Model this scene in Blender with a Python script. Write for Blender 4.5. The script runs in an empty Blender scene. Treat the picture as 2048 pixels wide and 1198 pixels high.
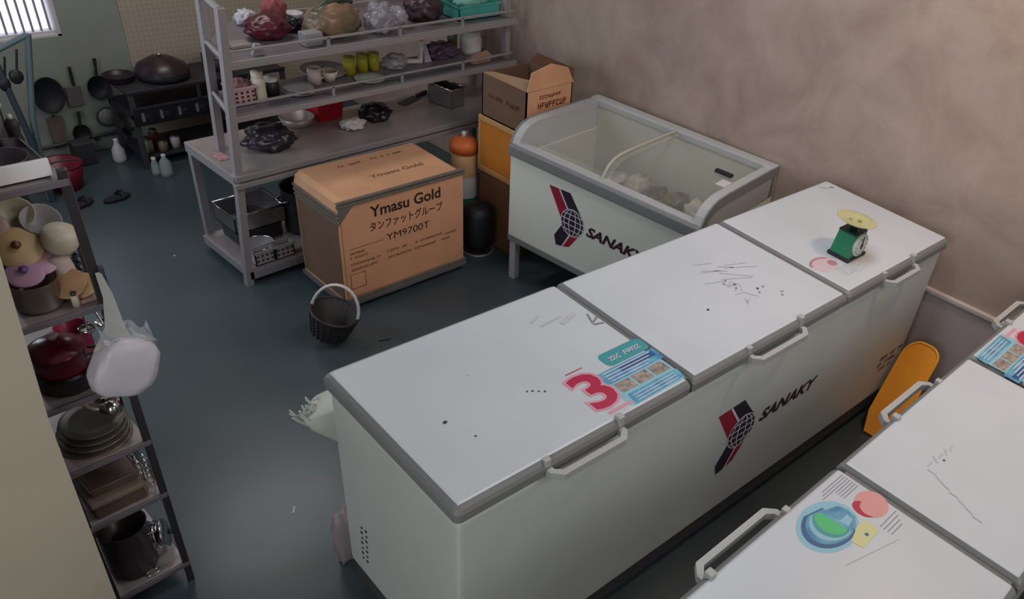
import bpy, bmesh, math, random
from mathutils import Vector, Matrix, Euler, noise
R = math.radians
PI = math.pi
C = bpy.context.scene.collection
SC = bpy.context.scene

# ------------------------------------------------------------------ camera, world, lights, exposure
cd = bpy.data.cameras.new('camera'); cam = bpy.data.objects.new('camera', cd); C.objects.link(cam)
cam.rotation_mode = 'XYZ'
cam.location = (-0.9054, -1.1334, 2.6438)
cam.rotation_euler = (R(53.537), R(-7.216), R(-49.227))
cd.sensor_fit = 'HORIZONTAL'; cd.sensor_width = 36.0
cd.lens = 36.0 * 1618.157 / 2048
cd.shift_x = -(1277.713 - 1024) / 2048
cd.shift_y = (695.177 - 599) / 2048
cd.clip_start = 0.05
SC.camera = cam

w = bpy.data.worlds.new('overcast sky'); SC.world = w; w.use_nodes = True
bg = w.node_tree.nodes['Background']; bg.inputs[0].default_value = (0.80, 0.84, 1.0, 1); bg.inputs[1].default_value = 3.2

def area(name, loc, aim, sx, sy, power, col):
    l = bpy.data.lights.new(name, 'AREA'); l.shape = 'RECTANGLE'; l.size = sx; l.size_y = sy
    l.energy = power; l.color = col
    o = bpy.data.objects.new(name, l); C.objects.link(o); o.location = loc
    d = Vector(aim) - Vector(loc)
    o.rotation_euler = d.to_track_quat('-Z', 'Y').to_euler()
    return o
area('ceiling_panel_light', (1.55, 0.35, 3.25), (1.55, 0.35, 0), 1.6, 0.6, 26, (0.91, 0.95, 1.0))
area('kitchen_fill_light', (1.2, 3.9, 3.25), (1.2, 3.9, 0), 1.2, 0.3, 20, (1.0, 0.96, 0.90))  # unseen fill added to brighten the far kitchen
area('left_daylight_fill', (-0.60, 2.9, 1.25), (2.4, 2.5, 0.6), 1.2, 1.8, 31, (0.82, 0.91, 1.0))  # unseen area light for assumed daylight from the left; no door behind it
area('side_fill_light', (-2.4, -0.9, 1.7), (1.5, 0.2, 0.6), 1.6, 2.0, 34, (0.95, 0.99, 1.0))  # added fill for the freezer ends and partition; no entrance there
area('back_fill_light', (1.2, -2.5, 2.2), (1.6, 0.0, 0.4), 1.6, 1.4, 24, (0.96, 0.98, 1.0))  # added fill for the freezer fronts; the wall behind has no window
area('warm_wall_lamp', (2.2, -0.75, 3.15), (2.75, -0.42, 1.2), 0.35, 0.2, 17, (1.0, 0.68, 0.45))

vs = SC.view_settings
vs.view_transform = 'Standard'; vs.look = 'None'; vs.gamma = 1.0; vs.use_curve_mapping = False
vs.exposure = -0.14
SC.display_settings.display_device = 'sRGB'

# ------------------------------------------------------------------ materials
def lin(c):
    return tuple(((v/255)/12.92 if v/255 <= .04045 else ((v/255+.055)/1.055)**2.4) for v in c)
_M = {}
def M(name, rgb, rough=0.5, metal=0.0, var=0.0, scale=8.0, bump=0.0, bscale=60.0, rgb2=None, alpha=1.0, trans=0.0, coat=0.0, spec=0.5, emit=0.0):
    if name in _M: return _M[name]
    m = bpy.data.materials.new(name); m.use_nodes = True
    nt = m.node_tree; b = nt.nodes['Principled BSDF']
    col = lin(rgb) + (1,)
    b.inputs['Base Color'].default_value = col
    b.inputs['Roughness'].default_value = rough
    b.inputs['Metallic'].default_value = metal
    b.inputs['Specular IOR Level'].default_value = spec
    b.inputs['Alpha'].default_value = alpha
    b.inputs['Transmission Weight'].default_value = trans
    b.inputs['Coat Weight'].default_value = coat
    if emit: 
        b.inputs['Emission Color'].default_value = col; b.inputs['Emission Strength'].default_value = emit
    if var or rgb2 or bump:
        tc = nt.nodes.new('ShaderNodeTexCoord')
    if var or rgb2:
        n = nt.nodes.new('ShaderNodeTexNoise'); n.inputs['Scale'].default_value = scale; n.inputs['Detail'].default_value = 5
        nt.links.new(tc.outputs['Object'], n.inputs['Vector'])
        r = nt.nodes.new('ShaderNodeValToRGB')
        if rgb2: c2 = lin(rgb2)
        else: c2 = tuple(max(0, v*(1-var)) for v in col[:3])
        c1 = col[:3] if rgb2 else tuple(min(1, v*(1+var)) for v in col[:3])
        r.color_ramp.elements[0].position = .35; r.color_ramp.elements[0].color = c2 + (1,)
        r.color_ramp.elements[1].position = .65; r.color_ramp.elements[1].color = c1 + (1,)
        nt.links.new(n.outputs['Fac'], r.inputs[0]); nt.links.new(r.outputs[0], b.inputs['Base Color'])
    if bump:
        n2 = nt.nodes.new('ShaderNodeTexNoise'); n2.inputs['Scale'].default_value = bscale
        nt.links.new(tc.outputs['Object'], n2.inputs['Vector'])
        bp = nt.nodes.new('ShaderNodeBump'); bp.inputs['Strength'].default_value = bump; bp.inputs['Distance'].default_value = .01
        nt.links.new(n2.outputs['Fac'], bp.inputs['Height']); nt.links.new(bp.outputs[0], b.inputs['Normal'])
    _M[name] = m
    return m

enamel = M('white enamel', (197, 203, 211), .35, var=.03, scale=3)
enamel_side = M('white enamel side', (196, 200, 198), .4, var=.03, scale=3)
grey_trim = M('grey plastic trim', (124, 125, 126), .5)
light_trim = M('light grey plastic', (176, 177, 180), .45)
dark_base = M('dark grey plinth', (72, 68, 70), .6)
gasket_m = M('dark rubber gasket', (38, 38, 40), .7)
handle_m = M('pale grey handle plastic', (172, 174, 174), .45)
black_m = M('black plastic', (34, 31, 36), .5)  # black lifted a little, haze put into the colour
steel = M('brushed stainless steel', (170, 166, 170), .35, metal=.9, var=.06, scale=20)
steel_dk = M('worn stainless sheet', (160, 150, 150), .36, metal=.3, var=.15, scale=5)
post_m = M('satin steel tube', (158, 153, 157), .45, metal=.25)
chrome = M('polished steel', (210, 208, 212), .15, metal=1.0)
alu = M('dull aluminium', (150, 142, 135), .35, metal=.8, var=.1, scale=12)
castiron = M('blackened iron', (42, 39, 43), .6, var=.3, scale=14)  # base lightened to stand in for haze over the blacks
cardboard = M('cardboard', (202, 152, 116), .8, var=.07, scale=5, bump=.05)
cardboard_shaded = M('shaded cardboard side', (112, 86, 70), .85, var=.08, scale=5)  # darker copy of cardboard, with the shade of the sides in its colour
print_m = M('dark brown print', (44, 26, 22), .8)
print_faint = M('faded brown print', (112, 76, 56), .8)
red_print = M('dark red print', (130, 45, 36), .8)
tape_m = M('grey plastic strap', (112, 104, 96), .45, var=.1, scale=30)
navy = M('navy print', (36, 26, 46), .5)
maroon = M('red print', (150, 22, 52), .5)
white_print = M('white print', (212, 208, 220), .5)
logo_ink = M('dark maroon lettering', (56, 20, 40), .5)
green_m = M('green enamel', (34, 128, 92), .3, var=.05)
dkgreen = M('dark green enamel', (8, 46, 34), .35)
plate_m = M('pale yellow scale plate', (186, 186, 140), .4, var=.06)
dial_m = M('scale dial face', (190, 200, 192), .4)
orange_m = M('orange plastic', (255, 164, 18), .45, var=.05, scale=4)
orange_edge = M('light orange edge', (255, 180, 50), .4)
orange_card = M('orange fibreboard', (200, 122, 40), .7, var=.08, scale=6)
tan_edge = M('tan board edge', (196, 150, 96), .7)
red_m = M('red plastic', (168, 22, 48), .35)
dkred = M('dark red plastic film', (84, 26, 42), .35, var=.25, scale=20)
red_enamel = M('maroon enamel', (96, 22, 46), .25, var=.25, scale=10)
white_pl = M('white plastic', (206, 202, 204), .45)
cream_pl = M('cream plastic', (200, 190, 172), .45, var=.04)
yellow_lid = M('yellowed plastic', (206, 176, 138), .4, rgb2=(186, 158, 110), scale=9)
pink_pl = M('lilac plastic', (190, 150, 180), .4, var=.06)
tan_pl = M('tan plastic', (176, 138, 104), .5, var=.08)
teal_pl = M('teal plastic', (70, 160, 150), .45, var=.1)
purple_film = M('purple film', (92, 74, 100), .3, var=.3, scale=18)
clear_bag = M('clear plastic film', (168, 164, 174), .2, var=.25, scale=25, alpha=.75)
olive_bag = M('olive printed film', (92, 96, 72), .35, rgb2=(150, 116, 96), scale=9)
black_bag = M('black plastic film', (26, 24, 30), .3, var=.4, scale=20)
bag_white = M('white plastic film', (196, 192, 202), .35, var=.04, scale=9)
bag_clear = M('translucent white film', (176, 184, 190), .25, alpha=.55, var=.1, scale=30)
yellow_can = M('yellow label', (196, 178, 60), .5, rgb2=(160, 160, 40), scale=15)
greenb = M('green bottle', (96, 104, 70), .3)
blk_fabric = M('black woven plastic', (34, 30, 34), .6)
glass_clear = M('clear glass', (225, 235, 235), .05, alpha=.22)
freezer_glass = M('freezer glass', (210, 214, 206), .08, alpha=.16, spec=.6)
teal_paint = M('grey green painted steel', (98, 118, 122), .5)
dk_grey = M('dark grey painted steel', (58, 58, 62), .55)
brown_food = M('brown food pouch', (120, 94, 78), .4, rgb2=(54, 40, 38), scale=16)
pale_food = M('pale frozen pouch', (176, 170, 162), .4, var=.2, scale=14)
liner_m = M('freezer liner', (190, 188, 176), .5)
peach = M('peach plastic', (222, 178, 128), .5)
band_green = M('green label band', (30, 120, 84), .5)
pan_m = M('black non-stick', (32, 32, 36), .5)
brown_board = M('brown wood board', (108, 92, 84), .7, var=.1)
grime = M('grey smudge', (184, 188, 195), .6)
grime_dk = M('dark speck', (48, 42, 48), .7)
marker = M('marker ink', (126, 124, 130), .7)
slipper_m = M('black rubber', (24, 24, 28), .6)
litter_m = M('pale litter', (190, 186, 180), .7)

def floor_mat():
    m = bpy.data.materials.new('slate green epoxy floor'); m.use_nodes = True
    nt = m.node_tree; b = nt.nodes['Principled BSDF']
    tc = nt.nodes.new('ShaderNodeTexCoord')
    n = nt.nodes.new('ShaderNodeTexNoise'); n.inputs['Scale'].default_value = 1.6; n.inputs['Detail'].default_value = 6
    nt.links.new(tc.outputs['Object'], n.inputs['Vector'])
    r = nt.nodes.new('ShaderNodeValToRGB')
    r.color_ramp.elements[0].position = .3; r.color_ramp.elements[0].color = lin((60, 71, 78)) + (1,)
    r.color_ramp.elements[1].position = .7; r.color_ramp.elements[1].color = lin((70, 82, 87)) + (1,)
    nt.links.new(n.outputs['Fac'], r.inputs[0]); nt.links.new(r.outputs[0], b.inputs['Base Color'])
    r2 = nt.nodes.new('ShaderNodeMapRange'); r2.inputs['To Min'].default_value = .24; r2.inputs['To Max'].default_value = .38
    nt.links.new(n.outputs['Fac'], r2.inputs['Value']); nt.links.new(r2.outputs[0], b.inputs['Roughness'])
    return m
def wallpaper_mat():
    m = bpy.data.materials.new('mottled taupe wallpaper'); m.use_nodes = True
    nt = m.node_tree; b = nt.nodes['Principled BSDF']; b.inputs['Roughness'].default_value = .75
    tc = nt.nodes.new('ShaderNodeTexCoord')
    n = nt.nodes.new('ShaderNodeTexNoise'); n.inputs['Scale'].default_value = 3.2; n.inputs['Detail'].default_value = 7; n.inputs['Roughness'].default_value = .62
    n.inputs['Distortion'].default_value = .6
    nt.links.new(tc.outputs['Object'], n.inputs['Vector'])
    r = nt.nodes.new('ShaderNodeValToRGB')
    e = r.color_ramp.elements
    e[0].position = .30; e[0].color = lin((150, 128, 122)) + (1,)
    e[1].position = .70; e[1].color = lin((178, 158, 150)) + (1,)
    k = e.new(.5); k.color = lin((164, 146, 136)) + (1,)
    nt.links.new(n.outputs['Fac'], r.inputs[0]); nt.links.new(r.outputs[0], b.inputs['Base Color'])
    return m
def tile_mat():
    m = bpy.data.materials.new('diamond patterned tile'); m.use_nodes = True
    nt = m.node_tree; b = nt.nodes['Principled BSDF']; b.inputs['Roughness'].default_value = .4
    tc = nt.nodes.new('ShaderNodeTexCoord'); mp = nt.nodes.new('ShaderNodeMapping')
    mp.inputs['Rotation'].default_value = (R(90), 0, R(45)); mp.inputs['Scale'].default_value = (1, 1, 1)
    nt.links.new(tc.outputs['Object'], mp.inputs['Vector'])
    ck = nt.nodes.new('ShaderNodeTexChecker'); ck.inputs['Scale'].default_value = 44
    ck.inputs['Color1'].default_value = lin((180, 168, 152)) + (1,); ck.inputs['Color2'].default_value = lin((170, 159, 144)) + (1,)
    nt.links.new(mp.outputs[0], ck.inputs['Vector']); nt.links.new(ck.outputs[0], b.inputs['Base Color'])
    return m

# ------------------------------------------------------------------ mesh helpers
class MB:
    """collects shapes; build() links them as ONE mesh object"""
    def __init__(s): s.bm = bmesh.new(); s.mats = []; s.mi = 0
    def use(s, m):
        if m not in s.mats: s.mats.append(m)
        s.mi = s.mats.index(m); return s
    def _faces(s, vs, fs, smooth=False, mtx=None):
        bv = [s.bm.verts.new(mtx @ Vector(v) if mtx else v) for v in vs]
        for f in fs:
            try:
                F = s.bm.faces.new([bv[i] for i in f]); F.material_index = s.mi; F.smooth = smooth
            except ValueError: pass
        return bv
    def box(s, x0, x1, y0, y1, z0, z1, bev=0.0, mtx=None, seg=2):
        t = bmesh.new()
        bmesh.ops.create_cube(t, size=1)
        for v in t.verts: v.co = Vector((x0+(v.co.x+.5)*(x1-x0), y0+(v.co.y+.5)*(y1-y0), z0+(v.co.z+.5)*(z1-z0)))
        if bev: bmesh.ops.bevel(t, geom=list(t.edges), offset=bev, segments=seg, profile=.6, affect='EDGES', clamp_overlap=True)
        s._merge(t, mtx, smooth=False); return s
    def _merge(s, t, mtx=None, smooth=False):
        t.verts.index_update()
        s._faces([v.co.copy() for v in t.verts], [[v.index for v in f.verts] for f in t.faces], smooth, mtx)
        t.free()
    def lathe(s, prof, c=(0, 0, 0), seg=20, mtx=None, sx=1, sy=1, smooth=True):
        vs = []; fs = []; n = len(prof)
        for i in range(seg):
            a = 2*PI*i/seg
            for r, z in prof: vs.append((c[0]+r*math.cos(a)*sx, c[1]+r*math.sin(a)*sy, c[2]+z))
        for i in range(seg):
            j = (i+1) % seg
            for k in range(n-1): fs.append((i*n+k, j*n+k, j*n+k+1, i*n+k+1))
        bv = s._faces(vs, fs, smooth, mtx)
        return s
    def cyl(s, p0, p1, r, r2=None, seg=12, cap=True, smooth=True):
        p0 = Vector(p0); p1 = Vector(p1); d = p1-p0; r2 = r if r2 is None else r2
        q = d.to_track_quat('Z', 'Y').to_matrix().to_4x4(); q.translation = p0
        L = d.length
        vs = [(r*math.cos(2*PI*i/seg), r*math.sin(2*PI*i/seg), 0) for i in range(seg)] + [(r2*math.cos(2*PI*i/seg), r2*math.sin(2*PI*i/seg), L) for i in range(seg)]
        s._faces(vs, [(i, (i+1) % seg, seg+(i+1) % seg, seg+i) for i in range(seg)], smooth, q)
        if cap:
            s._faces(vs[:seg], [tuple(range(seg-1, -1, -1))], False, q); s._faces(vs[seg:], [tuple(range(seg))], False, q)
        return s
    def tube(s, pts, r, seg=8, closed=False):
        pts = [Vector(p) for p in pts]; n = len(pts); vs = []; fs = []
        up = Vector((0, 0, 1))
        prev = None
        for i, p in enumerate(pts):
            a = pts[(i-1) % n] if (closed or i > 0) else p; b = pts[(i+1) % n] if (closed or i < n-1) else p
            t = (b-a).normalized()
            if prev is None:
                x = t.cross(up)
                if x.length < .1: x = t.cross(Vector((1, 0, 0)))
            else:
                x = prev - t*prev.dot(t)
            x.normalize(); prev = x; y = t.cross(x)
            rr = r[i] if isinstance(r, (list, tuple)) else r
            for k in range(seg):
                an = 2*PI*k/seg; vs.append(p+(x*math.cos(an)+y*math.sin(an))*rr)
        m = n if closed else n-1
        for i in range(m):
            j = (i+1) % n
            for k in range(seg): fs.append((i*seg+k, i*seg+(k+1) % seg, j*seg+(k+1) % seg, j*seg+k))
        s._faces(vs, fs, True)
        if not closed:
            s._faces(vs[:seg], [tuple(range(seg-1, -1, -1))]); s._faces(vs[-seg:], [tuple(range(seg))])
        return s
    def prism(s, poly, h0, h1, fn):
        """poly 2D extruded between h0 and h1; fn(u,v,h)->3D"""
        n = len(poly)
        vs = [fn(u, v, h0) for u, v in poly] + [fn(u, v, h1) for u, v in poly]
        s._faces(vs, [tuple(range(n-1, -1, -1)), tuple(range(n, 2*n))] + [(i, (i+1) % n, n+(i+1) % n, n+i) for i in range(n)])
        return s
    def flat(s, poly, fn, h=0.0):
        s._faces([fn(u, v, h) for u, v in poly], [tuple(range(len(poly)))]); return s
    def text(s, body, fn, u0, v0, wid, hei, h=0.0, shear=0.0, bold=0.0):
        me = text_mesh(body, shear, bold)
        if not me: return s
        vs, fs = me
        xs = [v[0] for v in vs]; ys = [v[1] for v in vs]
        x0, x1, y0, y1 = min(xs), max(xs), min(ys), max(ys)
        kx = wid/(x1-x0); ky = hei/(y1-y0)
        s._faces([fn(u0+(x-x0)*kx, v0+(y-y0)*ky, h) for x, y in vs], fs); return s
    def glyphs(s, fn, u0, v0, wid, hei, n, h=0.0, seed=1):
        # illegible letter-like strokes
        rn = random.Random(seed); cw = wid/n
        for k in range(n):
            if rn.random() < .12: continue
            a = u0+k*cw; e = a+cw*.78; t = cw*.22
            bars = [(a, a+t, v0, v0+hei)]
            q = rn.random()
            if q < .4: bars.append((a, e, v0+hei*.78, v0+hei))
            if .2 < q < .8: bars.append((a, e, v0+hei*.4, v0+hei*.6))
            if q > .5: bars.append((e-t, e, v0, v0+hei))
            if q > .7 or q < .2: bars.append((a, e, v0, v0+hei*.2))
            for x0, x1, y0, y1 in bars: s.flat([(x0, y0), (x1, y0), (x1, y1), (x0, y1)], fn, h)
        return s
    def blob(s, c, rad, amp=.2, seed=0, sub=3, freq=2.0, floor=None, power=1.0, mtx=None, ridge=0.0):
        t = bmesh.new(); bmesh.ops.create_icosphere(t, subdivisions=sub, radius=1)
        off = Vector((seed*7.13, seed*3.7, seed*1.9))
        for v in t.verts:
            d = v.co.normalized()
            k = 1+amp*(noise.noise(d*freq+off)+.5*noise.noise(d*freq*2.7+off)) + ridge*(abs(noise.noise(d*2.4+off*1.7))+.6*abs(noise.noise(d*4.8+off))-.25)
            if power != 1.0: d = Vector([math.copysign(abs(a)**power, a) for a in d])
            p = Vector((d.x*rad[0]*k, d.y*rad[1]*k, d.z*rad[2]*k))
            if mtx: p = mtx @ p
            p += Vector(c)
            if floor is not None and p.z < floor: p.z = floor
            v.co = p
        s._merge(t, None, True); return s
    def build(s, name, mat=None, parent=None, recalc=True):
        if recalc: bmesh.ops.recalc_face_normals(s.bm, faces=list(s.bm.faces))
        me = bpy.data.meshes.new(name); s.bm.to_mesh(me); s.bm.free()
        for m in (s.mats or [mat]): me.materials.append(m)
        o = bpy.data.objects.new(name, me); C.objects.link(o)
        if parent: o.parent = parent
        return o
_T = {}
def text_mesh(body, shear, bold):
    key = (body, shear, bold)
    if key in _T: return _T[key]
    cu = bpy.data.curves.new('lettering', 'FONT'); cu.body = body; cu.shear = shear; cu.offset = bold; cu.resolution_u = 3
    o = bpy.data.objects.new('lettering', cu); C.objects.link(o)
    dg = bpy.context.evaluated_depsgraph_get(); ev = o.evaluated_get(dg); me = ev.to_mesh()
    out = ([tuple(v.co[:2]) for v in me.vertices], [tuple(p.vertices) for p in me.polygons]) if me and len(me.vertices) else None
    ev.to_mesh_clear(); bpy.data.objects.remove(o); bpy.data.curves.remove(cu)
    _T[key] = out
    return out
def thing(name, label, cat, loc=(0, 0, 0), rz=0.0, group=None):
    o = bpy.data.objects.new(name, None); C.objects.link(o); o.empty_display_size = .05
    o.location = loc; o.rotation_euler = (0, 0, rz); o['label'] = label; o['category'] = cat
    if group: o['group'] = group
    return o
def tag(o, label, cat, group=None, kind=None):
    o['label'] = label; o['category'] = cat
    if group: o['group'] = group
    if kind: o['kind'] = kind
    return o
def struct(o): o['kind'] = 'structure'; return o
def ring(r, a0, a1, n, cx=0, cy=0, ry=None):
    ry = r if ry is None else ry
    return [(cx+r*math.cos(a0+(a1-a0)*i/n), cy+ry*math.sin(a0+(a1-a0)*i/n)) for i in range(n+1)]
def rrect(x0, x1, y0, y1, r, n=4):
    p = []
    for cx, cy, a in ((x1-r, y1-r, 0), (x0+r, y1-r, PI/2), (x0+r, y0+r, PI), (x1-r, y0+r, 1.5*PI)):
        p += ring(r, a, a+PI/2, n, cx, cy)
    return p

# ------------------------------------------------------------------ setting
struct(MB().box(-2.7, 2.9, -2.6, 5.0, -.1, 0).build('floor', floor_mat()))
struct(MB().box(-2.7, 2.9, -2.6, 5.0, 3.3, 3.4).build('ceiling', M('white ceiling', (190, 190, 188), .9)))
wr = struct(MB().box(2.8, 2.9, -2.6, 4.98, 0, 3.3).build('wall_right', wallpaper_mat()))
dado = struct(MB().box(2.785, 2.8, -2.5, 1.0, 0, .672).build('trim_1', M('grey lilac dado paint', (182, 170, 174), .7, var=.04, scale=2)))
struct(MB().box(2.772, 2.802, -2.5, 1.0, .672, .694, .004).build('trim_2', M('pale dado rail', (196, 186, 184), .5)))
wallpaint = M('grey green wall paint', (146, 150, 142), .7, var=.04, scale=2)
b = MB(); WX0, WX1, WZ0, WZ1 = .18, .835, .765, 1.75
b.box(-.72, WX0, 4.85, 4.98, 0, 3.3); b.box(WX1, 2.85, 4.85, 4.98, 0, 3.3); b.box(WX0, WX1, 4.85, 4.98, 0, WZ0); b.box(WX0, WX1, 4.85, 4.98, WZ1, 3.3)
struct(b.build('wall_back', wallpaint))
struct(MB().box(1.19, 2.8, 4.838, 4.85, .0, 2.6).build('trim_3', tile_mat()))
struct(MB().box(-2.7, -.72, 4.85, 4.98, 0, 3.3).box(-.74, -.64, 1.09, 4.85, 0, 3.3).build('wall_left', wallpaint))
beige = M('beige partition paint', (186, 176, 158), .7, var=.05, scale=1.5)
b = MB()
b.prism([(-2.65, 0), (-.592, 0), (-.575, 1.0), (-.535, 1.6), (-.50, 3.3), (-2.65, 3.3)], 1.0, 1.085, lambda u, v, h: (u, h, v))
struct(b.build('wall_partition', beige))
struct(MB().box(-2.75, -2.65, -2.6, 1.085, 0, 3.3).build('wall_side', beige))
struct(MB().box(-2.7, 2.9, -2.7, -2.6, 0, 3.3).build('wall_front', beige))
# window in the far wall: frame, bars, panes
win = struct(MB().box(WX0, WX1, 4.87, 4.93, WZ0, WZ0+.03).box(WX0, WX1, 4.87, 4.93, WZ1-.03, WZ1).box(WX0, WX0+.03, 4.87, 4.93, WZ0, WZ1).box(WX1-.02, WX1+.0, 4.852, 4.978, WZ0, WZ1).box(WX0, WX1, 4.852, 4.978, WZ0-.0, WZ0+.012).build('window_1', white_pl))
for k in range(13):
    x = WX0+.03+(WX1-WX0-.05)*(k+.5)/13
    MB().box(x-.005, x+.005, 4.885, 4.9, WZ0+.03, WZ1-.03).build('bar', M('lilac grey window bar', (150, 140, 150), .5), win)
MB().box(WX0+.01, WX1-.002, 4.905, 4.912, WZ0+.01, WZ1-.01).build('pane', M('frosted window pane', (235, 235, 240), .3, alpha=.35), win)

# ------------------------------------------------------------------ chest freezers
def emblem(mb, fn, hgt, h=0.0):
    """arrow shaped emblem with globe, drawn in unit height; two layers"""
    k = hgt
    def P(pts): return [(u*k, v*k) for u, v in pts]
    mb.use(maroon); mb.flat(P([(0, .98), (.22, .99), (.56, .5), (.44, .44), (.28, .52)]), fn, h)
    mb.use(white_print); mb.flat(P([(.205, .985), (.235, .99), (.58, .5), (.54, .5)]), fn, h+.0006)
    mb.use(navy); mb.flat(P([(.22, .99), (.44, 1), (.76, .60), (.77, .50), (.58, .42), (.50, .5)]), fn, h+.0003)
    mb.use(navy); mb.flat(P([(.17, .14), (.22, -.02), (.35, .0), (.58, .40), (.36, .46)]), fn, h)
    mb.use(maroon); mb.flat(P([(.35, .0), (.50, .05), (.76, .44), (.77, .52), (.55, .46)]), fn, h+.0004)
    mb.use(white_print); mb.flat(P([(.335, -.01), (.365, .0), (.60, .42), (.56, .42)]), fn, h+.0007)
    gx, gy, gr = .53, .5, .23
    mb.use(white_print); mb.flat(P(ring(gr*1.06, 0, 2*PI, 24, gx, gy)[:-1]), fn, h+.0009)
    mb.use(navy); mb.flat(P(ring(gr, 0, 2*PI, 24, gx, gy)[:-1]), fn, h+.0012)
    mb.use(white_print); t = .016
    for q in (-.6, -.2, .2, .6):
        wv = gr*math.sqrt(1-q*q)
        mb.flat(P([(gx-wv, gy+q*gr-t/2), (gx+wv, gy+q*gr-t/2), (gx+wv, gy+q*gr+t/2), (gx-wv, gy+q*gr+t/2)]), fn, h+.0015)
    for q in (-.75, -.3, .3, .75):
        for i in range(10):
            a0, a1 = -PI/2+PI*i/10, -PI/2+PI*(i+1)/10
            mb.flat(P([(gx+q*gr*math.cos(a0)-t/2, gy+gr*math.sin(a0)), (gx+q*gr*math.cos(a0)+t/2, gy+gr*math.sin(a0)), (gx+q*gr*math.cos(a1)+t/2, gy+gr*math.sin(a1)), (gx+q*gr*math.cos(a1)-t/2, gy+gr*math.sin(a1))]), fn, h+.0015)

s_blue = M('blue sticker ink', (60, 128, 172), .4, rgb2=(112, 176, 200), scale=20)
s_blue2 = M('pale blue sticker ink', (140, 190, 208), .4)
s_teal = M('teal sticker ink', (66, 150, 158), .4)
s_dkblue = M('deep blue sticker ink', (44, 92, 140), .4)
s_pink = M('pink sticker ink', (214, 150, 168), .4)
s_red = M('crimson sticker ink', (178, 34, 72), .4)
s_grey = M('grey photo print', (120, 112, 106), .4, rgb2=(176, 160, 148), scale=60)
s_green = M('green sticker ink', (74, 190, 120), .4)
s_yellow = M('pale yellow sticker ink', (206, 206, 150), .4)
s_salmon = M('salmon sticker ink', (214, 152, 150), .4)
s_text = M('grey sticker text', (128, 130, 140), .5)

def sticker_three(fn):
    m = MB(); rnd = random.Random(4)
    m.use(s_blue2).flat(rrect(.10, .35, .02, .20, .02), fn, .0004)
    m.use(s_teal).flat(rrect(.175, .37, .205, .275, .022), fn, .0006)
    m.use(white_print).glyphs(fn, .205, .226, .14, .022, 9, .0010, 3)
    m.use(s_blue).flat([(.11, .14), (.37, .14), (.37, .20), (.11, .20)], fn, .0008)
    m.use(s_dkblue).flat([(.20, .165), (.355, .165), (.355, .192), (.20, .192)], fn, .0010)
    m.use(white_print)
    for k in range(4): m.flat([(.13, .146+.014*k), (.30+.015*k, .146+.014*k), (.30+.015*k, .150+.014*k), (.13, .150+.014*k)], fn, .0012)
    m.use(s_grey)
    for k in range(3): m.flat([(.125+.075*k, .085), (.19+.075*k, .085), (.19+.075*k, .132), (.125+.075*k, .132)], fn, .0010)
    m.use(s_blue).flat([(.12, .02), (.35, .03), (.355, .072), (.13, .072)], fn, .0008)
    m.use(white_print)
    for k in range(3): m.flat([(.14, .030+.013*k), (.33, .034+.013*k), (.33, .037+.013*k), (.14, .033+.013*k)], fn, .0012)
    m.use(s_pink).text('3', fn, -.008, .055, .128, .19, .0011, bold=.055)
    m.use(s_red).text('3', fn, .002, .063, .108, .172, .0016, bold=.02)
    m.use(s_pink).flat([(.02, .035), (.12, .035), (.12, .047), (.02, .047)], fn, .0009)
    m.use(s_red).flat([(.03, .255), (.10, .255), (.10, .259), (.03, .259)], fn, .0009)
    return m
def sticker_leaf(fn):
    m = MB()
    # a teal and green fan-shaped picture beside a salmon ball with lines of small text
    def arcp(r, ry, a0, a1, cx, cy, n=14): return ring(r, R(a0), R(a1), n, cx, cy, ry)
    m.use(s_blue2).flat(arcp(.108, .078, 0, 360, .225, .118, 26)[:-1], fn, .0003)
    m.use(s_dkblue).flat(arcp(.100, .068, -70, 110, .215, .118) + [(.17, .165), (.18, .07)], fn, .0006)
    m.use(s_blue).flat(arcp(.088, .060, -72, 108, .21, .118) + [(.17, .160), (.18, .075)], fn, .0009)
    m.use(s_blue2).flat(arcp(.070, .055, -75, 105, .21, .118) + [(.175, .155), (.185, .08)], fn, .0011)
    m.use(s_teal).flat(arcp(.058, .052, -75, 105, .205, .117) + [(.178, .152), (.186, .082)], fn, .0012)
    m.use(s_green).flat(arcp(.042, .048, -78, 102, .205, .115) + [(.186, .148), (.19, .085)], fn, .0013)
    m.use(s_blue).flat([(.20, .075), (.192, .165), (.165, .172), (.135, .150), (.130, .12), (.140, .095)], fn, .0016)
    m.use(s_blue2).flat([(.185, .13), (.18, .158), (.15, .15), (.145, .13)], fn, .0018)
    m.use(s_yellow).flat([(.15, .17), (.22, .19), (.215, .225), (.125, .222), (.12, .18)], fn, .0007)
    m.use(s_dkblue).flat(ring(.006, 0, 2*PI, 10, .165, .206)[:-1], fn, .0010)
    m.use(s_salmon).flat(ring(.055, 0, 2*PI, 20, .055, .155, .048)[:-1], fn, .0004)
    m.use(s_red).flat(ring(.026, 0, 2*PI, 14, .09, .150, .034)[:-1], fn, .0007)
    m.use(s_salmon).flat(ring(.03, 0, 2*PI, 14, .072, .162, .030)[:-1], fn, .0010)
    m.use(s_text)
    for k in range(7):
        m.flat([(.02, .035+.009*k), (.13+.012*k, .035+.009*k), (.13+.012*k, .0375+.009*k), (.02, .0375+.009*k)] if k < 3 else [(.02, .035+.009*k), (.10, .035+.009*k), (.10, .0375+.009*k), (.02, .0375+.009*k)], fn, .0004)
    for k in range(4):
        m.flat([(.02+.01*k, .215+.012*k), (.11, .215+.012*k), (.11, .2175+.012*k), (.02+.01*k, .2175+.012*k)], fn, .0004)
    m.flat([(.30, .225), (.304, .225), (.11, .275), (.106, .275)], fn, .0004)
    return m
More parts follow.
